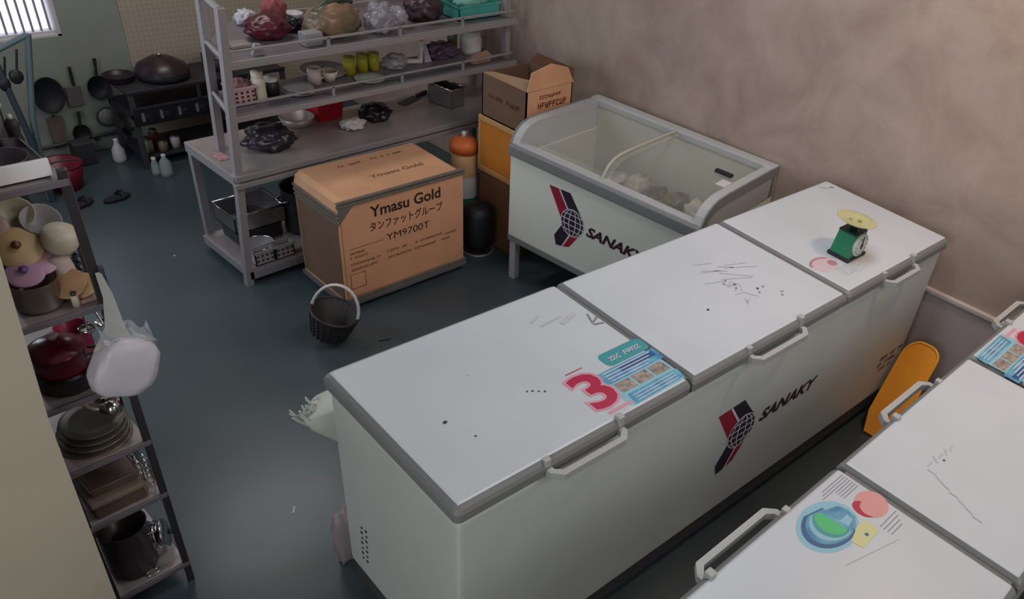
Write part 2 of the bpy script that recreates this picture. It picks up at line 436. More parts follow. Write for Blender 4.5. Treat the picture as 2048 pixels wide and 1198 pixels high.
s_fpink = M('faded pink sticker', (206, 184, 192), .45); s_fpink2 = M('dull rose sticker', (176, 124, 140), .45); s_ftext = M('faded sticker text', (172, 172, 182), .5)
def sticker_faded(fn):
    m = MB()
    m.use(s_fpink).flat(ring(.075, 0, 2*PI, 22, .095, .20, .055)[:-1], fn, .0004)
    m.use(s_fpink2)
    for i in range(8):
        a0, a1 = PI*.15+PI*.8*i/8, PI*.15+PI*.8*(i+1)/8
        m.flat([(.09+.07*math.cos(a0), .205+.045*math.sin(a0)), (.09+.07*math.cos(a1), .205+.045*math.sin(a1)), (.09+.058*math.cos(a1), .205+.034*math.sin(a1)), (.09+.058*math.cos(a0), .205+.034*math.sin(a0))], fn, .0007)
    m.flat(ring(.022, 0, 2*PI, 12, .135, .185, .022)[:-1], fn, .0007)
    m.use(s_ftext)
    for k in range(5): m.flat([(.10, .085+.014*k), (.20+.008*k, .085+.014*k), (.20+.008*k, .089+.014*k), (.10, .089+.014*k)], fn, .0004)
    return m

def chest_freezer(label, loc, rz, L, W, s1, s2, logo, leaf_lid, handles, marks, Z=1.02, vent=True):
    t = thing('chest_freezer', label, 'freezer', loc, rz)
    body = MB().box(.01, L-.01, .01, W-.01, .150, .945, .018, seg=3).build('body', enamel_side, t)
    MB().box(.02, L-.02, .02, W-.02, .055, .152, .01).build('plinth', dark_base, t)
    for x in (.10, L-.10):
        for y in (.08, W-.08): MB().cyl((x, y, 0), (x, y, .06), .03, .026).build('foot', black_m, t)
    MB().box(.018, L-.018, .016, W-.018, .943, .962, .003).build('gasket', gasket_m, t)
    edges = [0.0, s1, s2, L]
    fnT = lambda u, v, h: (u, v, Z+h)
    for i in range(3):
        a = edges[i]+(0 if i == 0 else .007); e = edges[i+1]-(0 if i == 2 else .007)
        lid = MB().box(a+.012, e-.012, .014, W-.014, .965, Z, .008).build('lid', enamel, t)
        m = MB()
        r0 = rrect(a, e, 0, W, .02 if i in (0, 2) else .008)
        # trim: rounded moulding around the lid
        prof = [(0.0, .963), (-.004, .968), (-.004, .996), (.002, 1.008), (.012, Z-.002), (.016, Z-.004)]
        rings = []
        for off, z in prof:
            rings.append([(u, v, z) for u, v in rrect(a+off, e-off, off, W-off, .02 if i in (0, 2) else .010)])
        n = len(rings[0])
        vs_ = [v for rg in rings for v in rg]
        fs_ = [(j*n+k, j*n+(k+1) % n, (j+1)*n+(k+1) % n, (j+1)*n+k) for j in range(len(prof)-1) for k in range(n)]
        m._faces(vs_, fs_, False); m.build('lid_trim', grey_trim, lid)
        h0, h1 = handles[i]
        m = MB(); d_ = .052; c_ = .03; q_ = .020
        outer = [(h0, .004), (h0, -.022), (h0+c_, -d_), (h1-c_, -d_), (h1, -.022), (h1, .004)]
        inner = [(h1-q_, .004), (h1-q_, -.016), (h1-c_-q_*.5, -d_+q_), (h0+c_+q_*.5, -d_+q_), (h0+q_, -.016), (h0+q_, .004)]
        for k in range(5):
            a4 = [outer[k], outer[k+1], inner[4-k], inner[5-k]]
            m.prism(a4, .968, .992, lambda u, v, h: (u, v, h))
        m.box(h1-.020, h1+.004, -.004, .022, .970, Z+.012, .004); m.box(h0-.004, h0+.018, -.004, .016, .970, Z+.004, .003)
        m.build('handle', handle_m, lid)
        if i == 0:
            f = lambda u, v, h: (s1-.36+u, v+.004, Z+h)
            sticker_three(f).build('sticker', None, lid, recalc=False)
        if i == leaf_lid:
            f = lambda u, v, h: (s2+.012+u, v, Z+h)
            (sticker_faded if logo else sticker_leaf)(f).build('sticker', None, lid, recalc=False)
        mk = marks.get(i)
        if mk:
            m = MB()
            for (x, y, l, ang, th, mt) in mk:
                dx, dy = math.cos(ang)*l/2, math.sin(ang)*l/2; nx, ny = -math.sin(ang)*th/2, math.cos(ang)*th/2
                m.use(mt).flat([(x-dx-nx, y-dy-ny), (x+dx-nx, y+dy-ny), (x+dx+nx, y+dy+ny), (x-dx+nx, y-dy+ny)], fnT, .0012)
            m.build('smudge', None, lid, recalc=False)
    for i in (1, 2):
        x = edges[i]
        MB().box(x-.008, x+.008, .03, W-.02, .955, 1.006, .002).build('divider', M('mid grey divider strip', (112, 112, 114), .5), t)
    for x in (s1/2-.25, s1/2+.25, (s1+s2)/2-.25, (s1+s2)/2+.25, (s2+L)/2-.25, (s2+L)/2+.25):
        MB().box(x-.03, x+.03, W-.012, W+.026, .90, 1.03 if W < .6 else .985, .006).build('hinge', handle_m, t)
    for i in range(3):
        h1 = handles[i][1]
        MB().cyl((h1-.03, .012, .912), (h1-.03, .002, .912), .011).box(h1-.05, h1-.01, .004, .012, .918, .93, .003).build('lock', black_m, t)
    fF = lambda u, v, h: (u, .0085-h, v)
    if logo:
        lx, lz, lh = logo
        m = MB(); emblem(m, lambda u, v, h: (lx+u, .0085-h, lz+v), lh); m.build('emblem', None, t, recalc=False)
        MB().text('SANAKY', fF, lx+lh*.86, lz+lh*.44, .40, .062, 0, shear=.32, bold=.04).build('lettering', logo_ink, t, recalc=False)
        m = MB(); rnd = random.Random(8)
        m.glyphs(fF, 2.45, .40, .21, .024, 9, 0, 5); m.glyphs(fF, 2.44, .36, .17, .022, 8, 0, 6); m.glyphs(fF, 2.47, .325, .13, .02, 6, 0, 7)
        m.build('energy_print', M('grey print', (84, 82, 84), .6), t, recalc=False)
    if vent:
        m = MB()
        for r_ in range(7):
            for c_ in range(2):
                y = W-.16+c_*.03+.002*r_; z = .42-.028*r_
                m.box(.0075, .0105, y, y+.011-.004*((r_+c_) % 2), z-.006*c_, z-.006*c_+.007)
        m.build('vent', black_m, t)
    return t

rnd = random.Random(2)
mk1 = {0: [(.164, .299, .012, .3, .010, grime_dk), (.20, .20, .007, 0, .005, grime_dk), (.44, .27, .006, 0, .005, grime_dk), (.455, .262, .007, 0, .006, grime_dk), (.47, .25, .006, .2, .006, grime_dk), (.485, .238, .007, 0, .006, grime_dk),
           (.865, .455, .06, 1.2, .007, marker), (.885, .445, .05, .5, .007, marker), (.87, .415, .04, -.3, .008, marker), (.34, .44, .007, 0, .006, grime), (.74, .52, .10, .1, .01, grime), (.80, .50, .08, .3, .02, grime), (.70, .56, .05, .4, .01, grime)],
       1: [(1.27, .25, .012, .2, .008, grime_dk)] + [(1.44+.06*rnd.random(), .20+.14*rnd.random(), .02+.04*rnd.random(), rnd.random()*3, .006, grime) for _ in range(12)] + [(1.35+.3*rnd.random(), .32+.2*rnd.random(), .05+.1*rnd.random(), rnd.random()*.6-.9, .005, grime) for _ in range(9)] + [(1.53+.1*rnd.random(), .15+.1*rnd.random(), .014, rnd.random()*3, .006, marker) for _ in range(6)],
       2: [(2.60, .65, .05, -.8, .012, grime), (2.64, .63, .02, -.8, .012, marker), (2.05, .10, .10, .2, .004, grime), (2.07, .08, .08, .2, .004, grime)]}
freezer_a = chest_freezer('long white three-lid chest freezer with a green scale standing on it', (0, 0, 0), -.0829, 2.699, .706, .917, 1.847, (1.135, .395, .345), 2, [(.295, .597), (1.209, 1.536), (2.12, 2.38)], mk1)
mk2 = {1: [(1.45+.03*k, .20-.003*k, .03, rnd.random(), .005, grime) for k in range(5)] + [(1.60+.012*k, .21+.03*k, .03, 1.2+rnd.random()*.5, .005, grime) for k in range(7)] + [(1.52, .21, .008, 0, .006, grime_dk)]}
freezer_b = chest_freezer('white chest freezer in the near right corner with a teal leaf sticker', (2.732, -.709, 0), PI-.0559, 2.699, .575, .908, 1.80, None, 2, [(.264, .560), (1.143, 1.469), (2.07, 2.42)], mk2, vent=False)

# ------------------------------------------------------------------ glass-top display freezer
tg = .0729
gf = thing('display_freezer', 'white display freezer with curved sliding glass top against the mottled wall', 'freezer', (1.961, 1.963, 0), -PI/2+tg)
GL, GD, Z0, Z1 = 1.245, .74, .293, .792
b = MB(); wl = .06
b.box(0, GL, 0, wl, Z0, Z1, .006); b.box(0, GL, GD-wl, GD, Z0, .93, .006); b.box(0, wl, wl-.01, GD-wl+.01, Z0, .80, .004); b.box(GL-wl, GL, wl-.01, GD-wl+.01, Z0, .80, .004)
b.box(.01, GL-.01, .01, GD-.01, Z0, Z0+.05)
b.build('body', M('bright white enamel', (222, 224, 216), .4), gf)
b = MB()
b.box(wl, GL-wl, wl, wl+.004, Z0+.05, Z1); b.box(wl, GL-wl, GD-wl-.004, GD-wl, Z0+.05, .93); b.box(wl, wl+.004, wl, GD-wl, Z0+.05, .8); b.box(GL-wl-.004, GL-wl, wl, GD-wl, Z0+.05, .8)
b.box(wl, GL-wl, wl, GD-wl, Z0+.05, Z0+.054)
b.build('liner', liner_m, gf)
MB().box(-.002, GL+.002, -.002, GD-.01, Z0-.035, Z0+.004, .004).build('base_strip', grey_trim, gf)
for x in (.03, GL-.03):
    for y in (.03, GD-.04): MB().box(x-.022, x+.022, y-.022, y+.022, 0, Z0-.03, .004).build('leg', M('white painted leg', (176, 176, 178), .5), gf)
MB().box(-.004, GL+.004, -.022, .03, Z1-.002, Z1+.062, .012, seg=3).build('front_rail', grey_trim, gf)
MB().box(.03, GL-.03, .0, .055, Z1+.05, Z1+.072, .006).build('glass_track', light_trim, gf)
arc = [(.0, .05), (.004, .068), (.022, .105), (.05, .135), (.09, .158), (.14, .170), (.22, .174), (GD, .174)]
def capprism(x0, x1, dz=0.0, thick=.05, name='side_cap', mat=light_trim):
    up = [(v, Z1+q+dz) for v, q in arc]
    dn = [(max(v, .03)+ (.02 if v < .2 else 0), Z1+q+dz-thick) for v, q in reversed(arc)]
    m = MB(); m.prism(up+dn, x0, x1, lambda u, v, h: (h, u, v)); return m.build(name, mat, gf)
b = MB()
for x0, x1 in ((0, .055), (GL-.055, GL)):
    poly = [(-.01, Z1)] + [(v, Z1+q) for v, q in arc] + [(GD, Z1)]
    cap = MB(); cap.prism(poly, x0, x1, lambda u, v, h: (h, u, v)); cap.build('side_cap', light_trim, gf)
for x in (-.004, GL-.004):
    poly = [(-.015, Z1-.002)] + [(v-.004, Z1+q+.004) for v, q in arc] + [(GD, Z1+.124)] + [(v, Z1+q-.05) for v, q in reversed(arc[3:7])] + [(.06, Z1-.002)]
    m = MB(); m.prism(poly, x, x+.008, lambda u, v, h: (h, u, v)); m.build('bumper', grey_trim, gf)
MB().box(.0, GL, GD-.07, GD+.0, .93, Z1+.182, .008).build('back_rail', light_trim, gf)
def glasspanel(x0, x1, dz):
    m = MB(); pts = [(v+.02, Z1+q+dz) for v, q in arc[1:-1]] + [(GD-.06, Z1+.174+dz)]
    for (a, za), (c, zc) in zip(pts[:-1], pts[1:]):
        m._faces([(x0, a, za), (x1, a, za), (x1, c, zc), (x0, c, zc)], [(0, 1, 2, 3)], True)
    return m.build('glass_lid', freezer_glass, gf)
glasspanel(.055, .66, -.004); glasspanel(.60, GL-.055, -.022)
m = MB(); m.tube([(.615, v+.02, Z1+q+.0) for v, q in arc[1:-1]] + [(.615, GD-.06, Z1+.174)], .009, 6); m.build('glass_frame', M('pale glass edging', (178, 174, 160), .4), gf)
m = MB(); emblem(m, lambda u, v, h: (.290+u, -.0015-h, .390+v), .335); m.build('emblem', None, gf, recalc=False)
MB().text('SANAKY', lambda u, v, h: (u, -.0015-h, v), .565, .522, .40, .062, 0, shear=.32, bold=.04).build('lettering', logo_ink, gf, recalc=False)
MB().box(GL-.20, GL-.10, .40, .43, Z1+.165, Z1+.18, .003).build('lock', black_m, gf)
MB().box(GL-.13, GL-.075, .30, .38, Z1+.152, Z1+.157, .001).build('label_plate', white_pl, gf)
rnd = random.Random(5)
gm = Matrix.Translation((1.961, 1.963, 0)) @ Matrix.Rotation(-PI/2+tg, 4, 'Z')
t = thing('freezer_crate', 'white inner crate heaped with pouches inside the display freezer', 'crate', gm @ Vector((0, 0, Z0+.056)), -PI/2+tg)
MB().box(.27, 1.13, .10, .64, 0, .20, .01).build('body', liner_m, t); MB().box(.262, 1.138, .092, .648, .19, .202, .003).build('rim', white_pl, t)
words = ('first', 'second', 'third', 'fourth', 'fifth', 'sixth'); rows = ('front', 'middle', 'back')
for r_ in range(3):
    for k in range(6):
        u = .345+.142*k; v = .185+.178*r_
        rad = (.058+.008*rnd.random(), .076, .05+.022*rnd.random())
        pale = (k+r_) % 3 == 0 or k == 0
        o = MB().blob((0, 0, rad[2]*.8), rad, .22, r_*7+k+20, 3, 2.6, floor=0, power=.7, ridge=.35).build('food_pouch', pale_food if pale else brown_food)
        o.location = gm @ Vector((u, v, Z0+.2585)); o.rotation_euler = (0, 0, -PI/2+tg)
        tag(o, ('pale frosted' if pale else 'brown')+' food pouch, '+words[k]+' from far end, '+rows[r_]+' row of display freezer', 'food', 'food pouches in the display freezer')

# ------------------------------------------------------------------ stainless work table with shelves
tb = thing('work_table', 'long stainless work table with two overhead shelves on square posts', 'table', (0, 0, 0))
TY0, TY1, TX1 = 2.743, 3.26, 2.70
def px(z): return .782+.098*z/1.457          # the left posts lean a little
def post(x0, x1, y, z1, name='post', z0=0.0):
    m = MB(); r = .019
    vs_ = [(x0-r, y-r, z0), (x0+r, y-r, z0), (x0+r, y+r, z0), (x0-r, y+r, z0), (x1-r, y-r, z1), (x1+r, y-r, z1), (x1+r, y+r, z1), (x1-r, y+r, z1)]
    m._faces(vs_, [(3, 2, 1, 0), (4, 5, 6, 7), (0, 1, 5, 4), (1, 2, 6, 5), (2, 3, 7, 6), (3, 0, 4, 7)])
    return m.build(name, post_m, tb)
post(.785, .882, TY0+.02, 1.46); post(TX1, TX1, TY0+.10, 1.75); post(.905, .945, TY1-.18, 1.46, 'post', .65); post(TX1, TX1, TY1-.1, 1.75)
MB().tube([(.882, TY0+.02, 1.45), (.944, TY1-.18, 1.45)], .017, 6).build('end_rail', post_m, tb)
MB().tube([(.868, TY0+.02, 1.22), (.93, TY1-.18, 1.22)], .012, 6).build('end_rail', post_m, tb)
MB().tube([(.845, TY0+.02, .965), (.92, TY1-.18, .965)], .012, 6).build('end_rail', post_m, tb)
MB().box(.80, TX1+.02, TY0-.005, TY1+.01, .628, .65, .004).build('tabletop', steel_dk, tb)
MB().box(.79, TX1+.02, TY0-.02, TY0+.012, .585, .612, .003).build('apron', post_m, tb)
MB().box(.80, TX1+.02, TY0-.018, TY0-.004, .622, .654, .003).build('front_lip', post_m, tb)
MB().box(.795, .812, TY0, TY1, .60, .652, .003).build('side_lip', post_m, tb)
MB().box(.80, 1.9, TY0+.02, TY1, .075, .09, .003).build('bottom_shelf', steel_dk, tb)
MB().box(.785, 1.9, TY0-.0, TY0+.025, .035, .085, .003).build('bottom_rail', post_m, tb)
MB().box(.79, .815, TY0, TY1, .035, .085, .003).build('bottom_rail', post_m, tb)
post(.83, .83, TY1, .63, 'leg')
for z, yb in ((.948, TY1-.14), (1.205, TY1+.12)):
    x0 = px(z)
    MB().prism([(x0, TY0+.03), (TX1, TY0+.03), (TX1, yb), (x0+(.36 if z > 1 else .07), yb), (x0+.07, TY1-.17)], z-.012, z-.002, lambda u, v, h: (u, v, h)).build('shelf', M('grey sheet shelf', (128, 120, 128), .45, metal=.35, var=.08, scale=4), tb)
    MB().box(x0, TX1+.02, TY0+.005, TY0+.04, z-.028, z+.002, .003).build('shelf_rail', post_m, tb)
    MB().box(x0, TX1, TY0+.03, TY0+.042, z+.042, z+.054, .003).build('guard_rail', post_m, tb)
    for x in (1.42, 1.86, 2.30): MB().box(x-.007, x+.007, TY0+.03, TY0+.042, z, z+.05).build('guard_stud', post_m, tb)
    if z > 1: MB().box(x0+.36, TX1, yb-.02, yb, z-.012, z+.02, .003).build('back_rail', post_m, tb)

# ------------------------------------------------------------------ generic small wares
def S(o, label, cat, group=None): return tag(o, label, cat, group)
def bag(name, label, c, rad, mat, base, amp=.28, seed=1, cat='bag', freq=2.2, knot=None, sub=4, ridge=.26):
    if knot:
        t = thing(name, label, cat, (c[0], c[1], base))
        MB().blob((0, 0, rad[2]*.85), rad, amp, seed, sub, freq, floor=0.0).build('body', mat, t)
        m = MB(); m.tube([(0, 0, rad[2]*1.5), (.01, 0, rad[2]*1.8), (.03, .01, rad[2]*2.0)], [.012, .008, .02], 6); m.build('knot', mat, t)
        return t
    return S(MB().blob((c[0], c[1], base+rad[2]*.8), rad, amp, seed, sub, freq, floor=base, ridge=ridge).build(name, mat), label, cat)
def cup_prof(r0, r1, h, th=.004): return [(0, 0), (r0, 0), (r1, h), (r1-th, h), (r0-th, th), (0, th)]
def vessel(name, label, c, r0, r1, h, mat, cat, seg=18): return S(MB().lathe(cup_prof(r0, r1, h), c, seg).build(name, mat), label, cat)
def holed_basket(name, label, c, wx, wy, h, mat, cat='basket', holes=True):
    t = thing(name, label, cat, c)
    MB().box(-wx/2, wx/2, -wy/2, -wy/2+.005, 0, h).box(-wx/2, wx/2, wy/2-.005, wy/2, 0, h).box(-wx/2, -wx/2+.005, -wy/2, wy/2, 0, h).box(wx/2-.005, wx/2, -wy/2, wy/2, 0, h).box(-wx/2, wx/2, -wy/2, wy/2, 0, .005).build('body', mat, t)
    MB().box(-wx/2-.006, wx/2+.006, -wy/2-.006, -wy/2+.004, h-.012, h).box(-wx/2-.006, wx/2+.006, wy/2-.004, wy/2+.006, h-.012, h).box(-wx/2-.006, -wx/2+.004, -wy/2, wy/2, h-.012, h).box(wx/2-.004, wx/2+.006, -wy/2, wy/2, h-.012, h).build('rim', mat, t)
    if holes:
        m = MB(); dk = M('dark opening', (70, 44, 52), .8)
        n = max(2, int(wx/.026)); k = max(2, int(h/.03))
        for i in range(n):
            for j in range(k):
                x = -wx/2+(i+.5)*wx/n; z = .012+(j+.5)*(h-.03)/k
                m.box(x-.007, x+.007, -wy/2-.0015, -wy/2+.001, z-.006, z+.006)
        m.build('slots', dk, t)
    return t

# ---- top overhead shelf (z 1.205)
Zt = 1.205
bag('plastic_bag', 'dark red plastic bag lying on the upper shelf near its left post', (1.24, 3.05), (.115, .09, .062), dkred, Zt, .2, 3, ridge=.12)
S(MB().box(-.05, .05, -.04, .04, 0, .018, .004).build('steel_tray', steel_dk), 'small flat steel tray beside the dark red bag on the upper shelf', 'tray').location = (1.045, 2.98, Zt)
S(MB().prism([(-.03, 0), (.035, 0), (.02, .05), (-.01, .055)], -.012, .012, lambda u, v, h: (u, h, v)).build('price_card', M('grey card', (150, 150, 154), .6)), 'small grey folded card at the front of the upper shelf', 'card').location = (1.06, 2.83, Zt)
bag('black_bundle', 'black plastic bundle between the dark red bag and the grey box', (1.41, 3.10), (.05, .05, .036), black_bag, Zt, .3, 8)
S(MB().box(-.05, .05, -.035, .035, 0, .065, .005).build('grey_box', M('pale grey box', (150, 146, 154), .5)), 'pale grey box behind the guard rail of the upper shelf', 'box').location = (1.37, 2.86, Zt)
t = thing('produce_bag', 'green and tan printed bag tied at its top on the upper shelf', 'bag', (1.555, 2.95, Zt))
MB().blob((0, 0, .07), (.145, .085, .085), .16, 12, 4, 2.0, floor=0, power=.8, ridge=.35).build('body', olive_bag, t); MB().tube([(-.13, 0, .05), (-.10, 0, .12), (-.02, .01, .165), (.08, .02, .175), (.14, .02, .15)], [.012, .02, .018, .018, .012], 7).build('gathered_edge', M('dark green film', (56, 74, 58), .4), t)
bag('clear_bag', 'crumpled clear plastic bag hanging over the guard rail of the upper shelf', (1.815, 2.90), (.08, .07, .082), clear_bag, Zt, .4, 15)
bag('clear_bag', 'second clear bag with white contents right of the crumpled one', (1.96, 2.95), (.06, .06, .055), clear_bag, Zt, .35, 18)
bag('purple_bag', 'dark purple and brown bag on the upper shelf left of the teal basket', (2.18, 2.99), (.12, .085, .08), M('dark plum film', (66, 48, 58), .4, var=.35, scale=20), Zt, .25, 22)
t = holed_basket('teal_basket', 'teal plastic basket at the right end of the upper shelf', (2.505, 2.96, Zt), .32, .19, .085, teal_pl, holes=False)
bag('folded_cloth', 'pale teal folded cloth piled inside the teal basket', (2.505, 2.96), (.115, .06, .045), M('pale teal cloth', (120, 176, 166), .8), Zt+.04, .2, 25, cat='cloth')
bag('white_bag', 'small crumpled white bag at the back left of the upper shelf', (1.255, 3.285), (.05, .038, .042), bag_white, Zt, .35, 28)
bag('red_sack', 'pinkish red sack at the back of the upper shelf', (1.415, 3.285), (.065, .045, .07), M('faded red cloth', (150, 80, 86), .8, var=.25, scale=12), Zt, .25, 31, cat='sack')
S(MB().lathe(cup_prof(.03, .05, .03), (1.53, 3.29, Zt), 14).build('white_bowl', white_pl), 'small white bowl beside the pinkish red sack', 'bowl')

# ---- lower overhead shelf (z .948)
Zl = .948
holed_basket('pink_basket', 'pale pink slotted basket at the left end of the lower shelf', (.985, 2.92, Zl), .115, .10, .095, M('pale pink plastic', (196, 160, 160), .5))
bag('pink_cloth', 'dusty pink cloth heaped inside the pale pink basket', (.985, 2.92), (.042, .036, .036), M('dusty pink cloth', (140, 98, 100), .8), Zl+.06, .3, 33, cat='cloth')
t = thing('cream_bottle', 'tall cream bottle standing right of the pale pink basket', 'bottle', (1.075, 2.90, Zl))
MB().lathe([(0, 0), (.033, 0), (.035, .02), (.034, .11), (.028, .125), (0, .125)], seg=16).build('body', cream_pl, t); MB().lathe([(.029, .122), (.03, .15), (0, .152)], seg=14).build('cap', cream_pl, t)
t = thing('dark_jar', 'dark glass jar with a pale lid next to the cream bottle', 'jar', (1.165, 2.95, Zl))
MB().lathe([(0, 0), (.04, 0), (.042, .05), (.034, .075), (0, .075)], seg=16).build('body', black_m, t); MB().lathe([(.036, .073), (.036, .09), (0, .092)], seg=14).build('lid', white_pl, t)
t = thing('black_caddy', 'small black wire caddy behind the cream bottle', 'caddy', (1.13, 3.03, Zl))
MB().box(-.05, .05, -.03, .03, 0, .05, .004).build('body', black_m, t); MB().tube([(-.045, 0, .05), (-.03, 0, .10), (.03, 0, .10), (.045, 0, .05)], .004, 6).build('handle', black_m, t)
for k in range(3):
    S(MB().lathe([(0, 0), (.05, 0), (.085-.004*k, .014), (.083-.004*k, .017), (.048, .004), (0, .004)], (1.29, 2.90, Zl+.009*k), 20).build('dinner_plate', M('grey white glaze', (170, 166, 172), .3)), ('lowest', 'middle', 'topmost')[k]+' of three grey-white plates stacked on the lower shelf', 'plate', 'plates stacked on the lower shelf')
t = thing('white_mug', 'white straight-sided cup in the middle of the lower shelf', 'cup', (1.435, 2.98, Zl))
MB().lathe(cup_prof(.036, .038, .09), seg=18).build('body', M('pinkish white glaze', (196, 180, 178), .35), t); MB().tube([(.036, 0, .075), (.06, 0, .07), (.062, 0, .035), (.036, 0, .02)], .005, 6).build('handle', white_pl, t)
vessel('cream_bowl', 'cream bowl right of the white cup on the lower shelf', (1.525, 2.98, Zl), .026, .05, .06, cream_pl, 'bowl')
S(MB().lathe([(0, 0), (.10, 0), (.135, .03), (.13, .032), (.098, .006), (0, .006)], (1.56, 3.09, Zl+.0), 22).build('grey_basin', steel_dk), 'wide grey basin behind the white cup and the cream bowl', 'basin')
for k, (x, y) in enumerate(((1.685, 3.03), (1.775, 3.04), (1.845, 3.03))):
    t = thing('yellow_tin', ('left', 'middle', 'right')[k]+' one of three yellow tins on the lower shelf', 'tin', (x, y, Zl), group='yellow tins on the lower shelf')
    MB().lathe([(0, 0), (.033, 0), (.033, .09), (0, .09)], seg=16).build('body', yellow_can, t); MB().lathe([(.034, .088), (.034, .098), (0, .099)], seg=16).build('lid', M('olive yellow lid', (150, 142, 50), .4), t)
S(MB().lathe([(0, 0), (.05, 0), (.085, .012), (.083, .015), (.048, .004), (0, .004)], (1.72, 2.89, Zl), 20).build('side_plate', M('pale green glaze', (176, 190, 180), .3)), 'pale green-white plate in front of the yellow tins', 'plate')
bag('clear_bag', 'clear film bag between the yellow tins and the white bracket', (1.965, 3.0), (.075, .06, .045), clear_bag, Zl, .3, 41, ridge=.15)
t = thing('white_bracket', 'white L-shaped bracket lying on edge on the lower shelf', 'bracket', (2.12, 3.0, Zl))
MB().prism([(-.10, .02), (.04, .0), (.06, .13), (.035, .13), (.02, .025), (-.10, .045)], -.01, .01, lambda u, v, h: (u, h, v)).build('bracket_arm', white_pl, t)
MB().prism([(.06, .0), (.11, .0), (.065, .12), (.055, .10)], -.012, .012, lambda u, v, h: (u, h, v)).build('brace', M('lilac white plastic', (176, 166, 190), .5), t)
bag('lilac_bag', 'lilac plastic bag right of the white bracket', (2.33, 3.03), (.11, .07, .05), purple_film, Zl, .3, 44)
t = thing('green_bottle', 'olive green bottle left of the rounded white tub', 'bottle', (2.47, 3.09, Zl))
MB().lathe([(0, 0), (.032, 0), (.032, .12), (.014, .15), (.014, .17), (0, .17)], seg=14).build('body', greenb, t); MB().lathe([(.016, .165), (.016, .185), (0, .186)], seg=12).build('cap', M('brown cap', (90, 62, 48), .5), t)
S(MB().lathe([(0, 0), (.06, 0), (.068, .03), (.068, .09), (.058, .135), (.045, .142), (0, .143)], (2.555, 3.01, Zl), 20).build('white_tub', white_pl), 'rounded white tub upside down at the right of the lower shelf', 'tub')
m = MB()
for k in range(5): m.cyl((2.40+.01*k, 2.825+.012*k, Zl+.030), (2.58, 2.835+.012*k, Zl+.030+.004*k), .005, seg=6)
m.box(2.42, 2.56, 2.82, 2.89, Zl, Zl+.026, .004)
S(m.build('skewer_pack', M('pinkish wood', (176, 140, 128), .6)), 'pack of pinkish wooden skewers in front of the rounded white tub', 'skewers')
S(MB().box(-.06, .06, -.04, .04, 0, .075, .006).build('grey_carton', M('grey carton', (128, 122, 132), .6)), 'grey carton between the white tub and the right post', 'box').location = (2.655-.02, 3.08, Zl)

# ---- on the tabletop (z .65)
Zb = .652
t = thing('red_bin', 'square red plastic bin standing on the work table', 'bin', (1.60, 3.20, Zb), .06)
MB()._faces([], []) 
b = MB()
vs_ = [(-.075, -.06, 0), (.075, -.06, 0), (.075, .06, 0), (-.075, .06, 0), (-.095, -.075, .15), (.095, -.075, .15), (.095, .075, .15), (-.095, .075, .15)]
b._faces(vs_, [(3, 2, 1, 0), (0, 1, 5, 4), (1, 2, 6, 5), (2, 3, 7, 6), (3, 0, 4, 7)]); b.build('body', red_m, t)
MB().tube([(-.097, -.077, .15), (.097, -.077, .15), (.097, .077, .15), (-.097, .077, .15)], .006, 6, True).build('rim', red_m, t)
bag('white_cloth', 'crumpled white cloth in front of the red bin', (1.64, 2.97), (.07, .055, .032), M('white cotton', (196, 190, 184), .8), Zb, .3, 51, cat='cloth')
bag('black_bag', 'black plastic bag right of the white cloth on the work table', (1.83, 3.03), (.095, .085, .05), black_bag, Zb, .3, 54, ridge=.12)
bag('black_bag', 'large crumpled black bag near the left post on the work table', (1.13, 2.97), (.125, .10, .07), M('black lilac film', (40, 36, 46), .3, var=.4, scale=18), Zb, .3, 57, ridge=.12)
t = thing('steel_container', 'rectangular stainless food container on the right of the work table', 'container', (2.36, 3.02, Zb), .15)
MB().box(-.06, .06, -.10, -.096, 0, .12).box(-.06, .06, .096, .10, 0, .12).box(-.06, -.056, -.10, .10, 0, .12).box(.056, .06, -.10, .10, 0, .12).box(-.06, .06, -.1, .1, 0, .004).build('body', steel, t)
MB().tube([(-.063, -.103, .12), (.063, -.103, .12), (.063, .103, .12), (-.063, .103, .12)], .006, 6, True).build('rim', chrome, t)
t = thing('kitchen_knife', 'dark cleaver lying on the work table behind the steel container', 'knife', (2.2, 3.17, Zb), .35)
MB().box(-.11, .06, -.03, .03, .0, .004, .001).build('blade', dk_grey, t); MB().box(.06, .17, -.011, .011, .0, .018, .004).build('handle', black_m, t)
S(MB().box(-.03, .03, -.05, .05, 0, .002).build('paper_slip', M('pink patterned paper', (196, 150, 152), .8, rgb2=(150, 110, 116), scale=40)), 'pink patterned paper slip on the left end of the work table', 'paper').location = (.862, 3.0, Zb)
S(MB().lathe(cup_prof(.075, .10, .05), (1.41, 3.18, Zb), 18).build('steel_bowl', steel_dk), 'dull steel bowl left of the red bin on the work table', 'bowl')

# ---- under the table
Zu = .092
t = thing('roasting_tray', 'rectangular steel tray with two loop handles under the work table', 'tray', (1.01, 3.10, Zu))
b = MB().box(-.15, .15, -.12, -.115, .10, .20).box(-.15, .15, .115, .12, .10, .20).box(-.15, -.145, -.12, .12, .10, .20).box(.145, .15, -.12, .12, .10, .20).box(-.15, .15, -.12, .12, .10, .105); b.build('body', steel, t)
MB().tube([(-.155, -.122, .20), (.155, -.122, .20), (.155, .122, .20), (-.155, .122, .20)], .007, 6, True).build('rim', chrome, t)
MB().box(-.13, .13, -.10, .10, 0, .10, .01).build('foot_rack', dk_grey, t)
t = thing('mixing_bowl', 'pale steel bowl below the roasting tray at the table corner', 'bowl', (.94, 2.90, Zu))
MB().lathe(cup_prof(.05, .085, .055), seg=18).build('body', M('pale steel', (168, 160, 164), .4, metal=.4), t); MB().lathe([(.084, .054), (.09, .056), (.086, .06)], seg=18).build('rim', chrome, t)
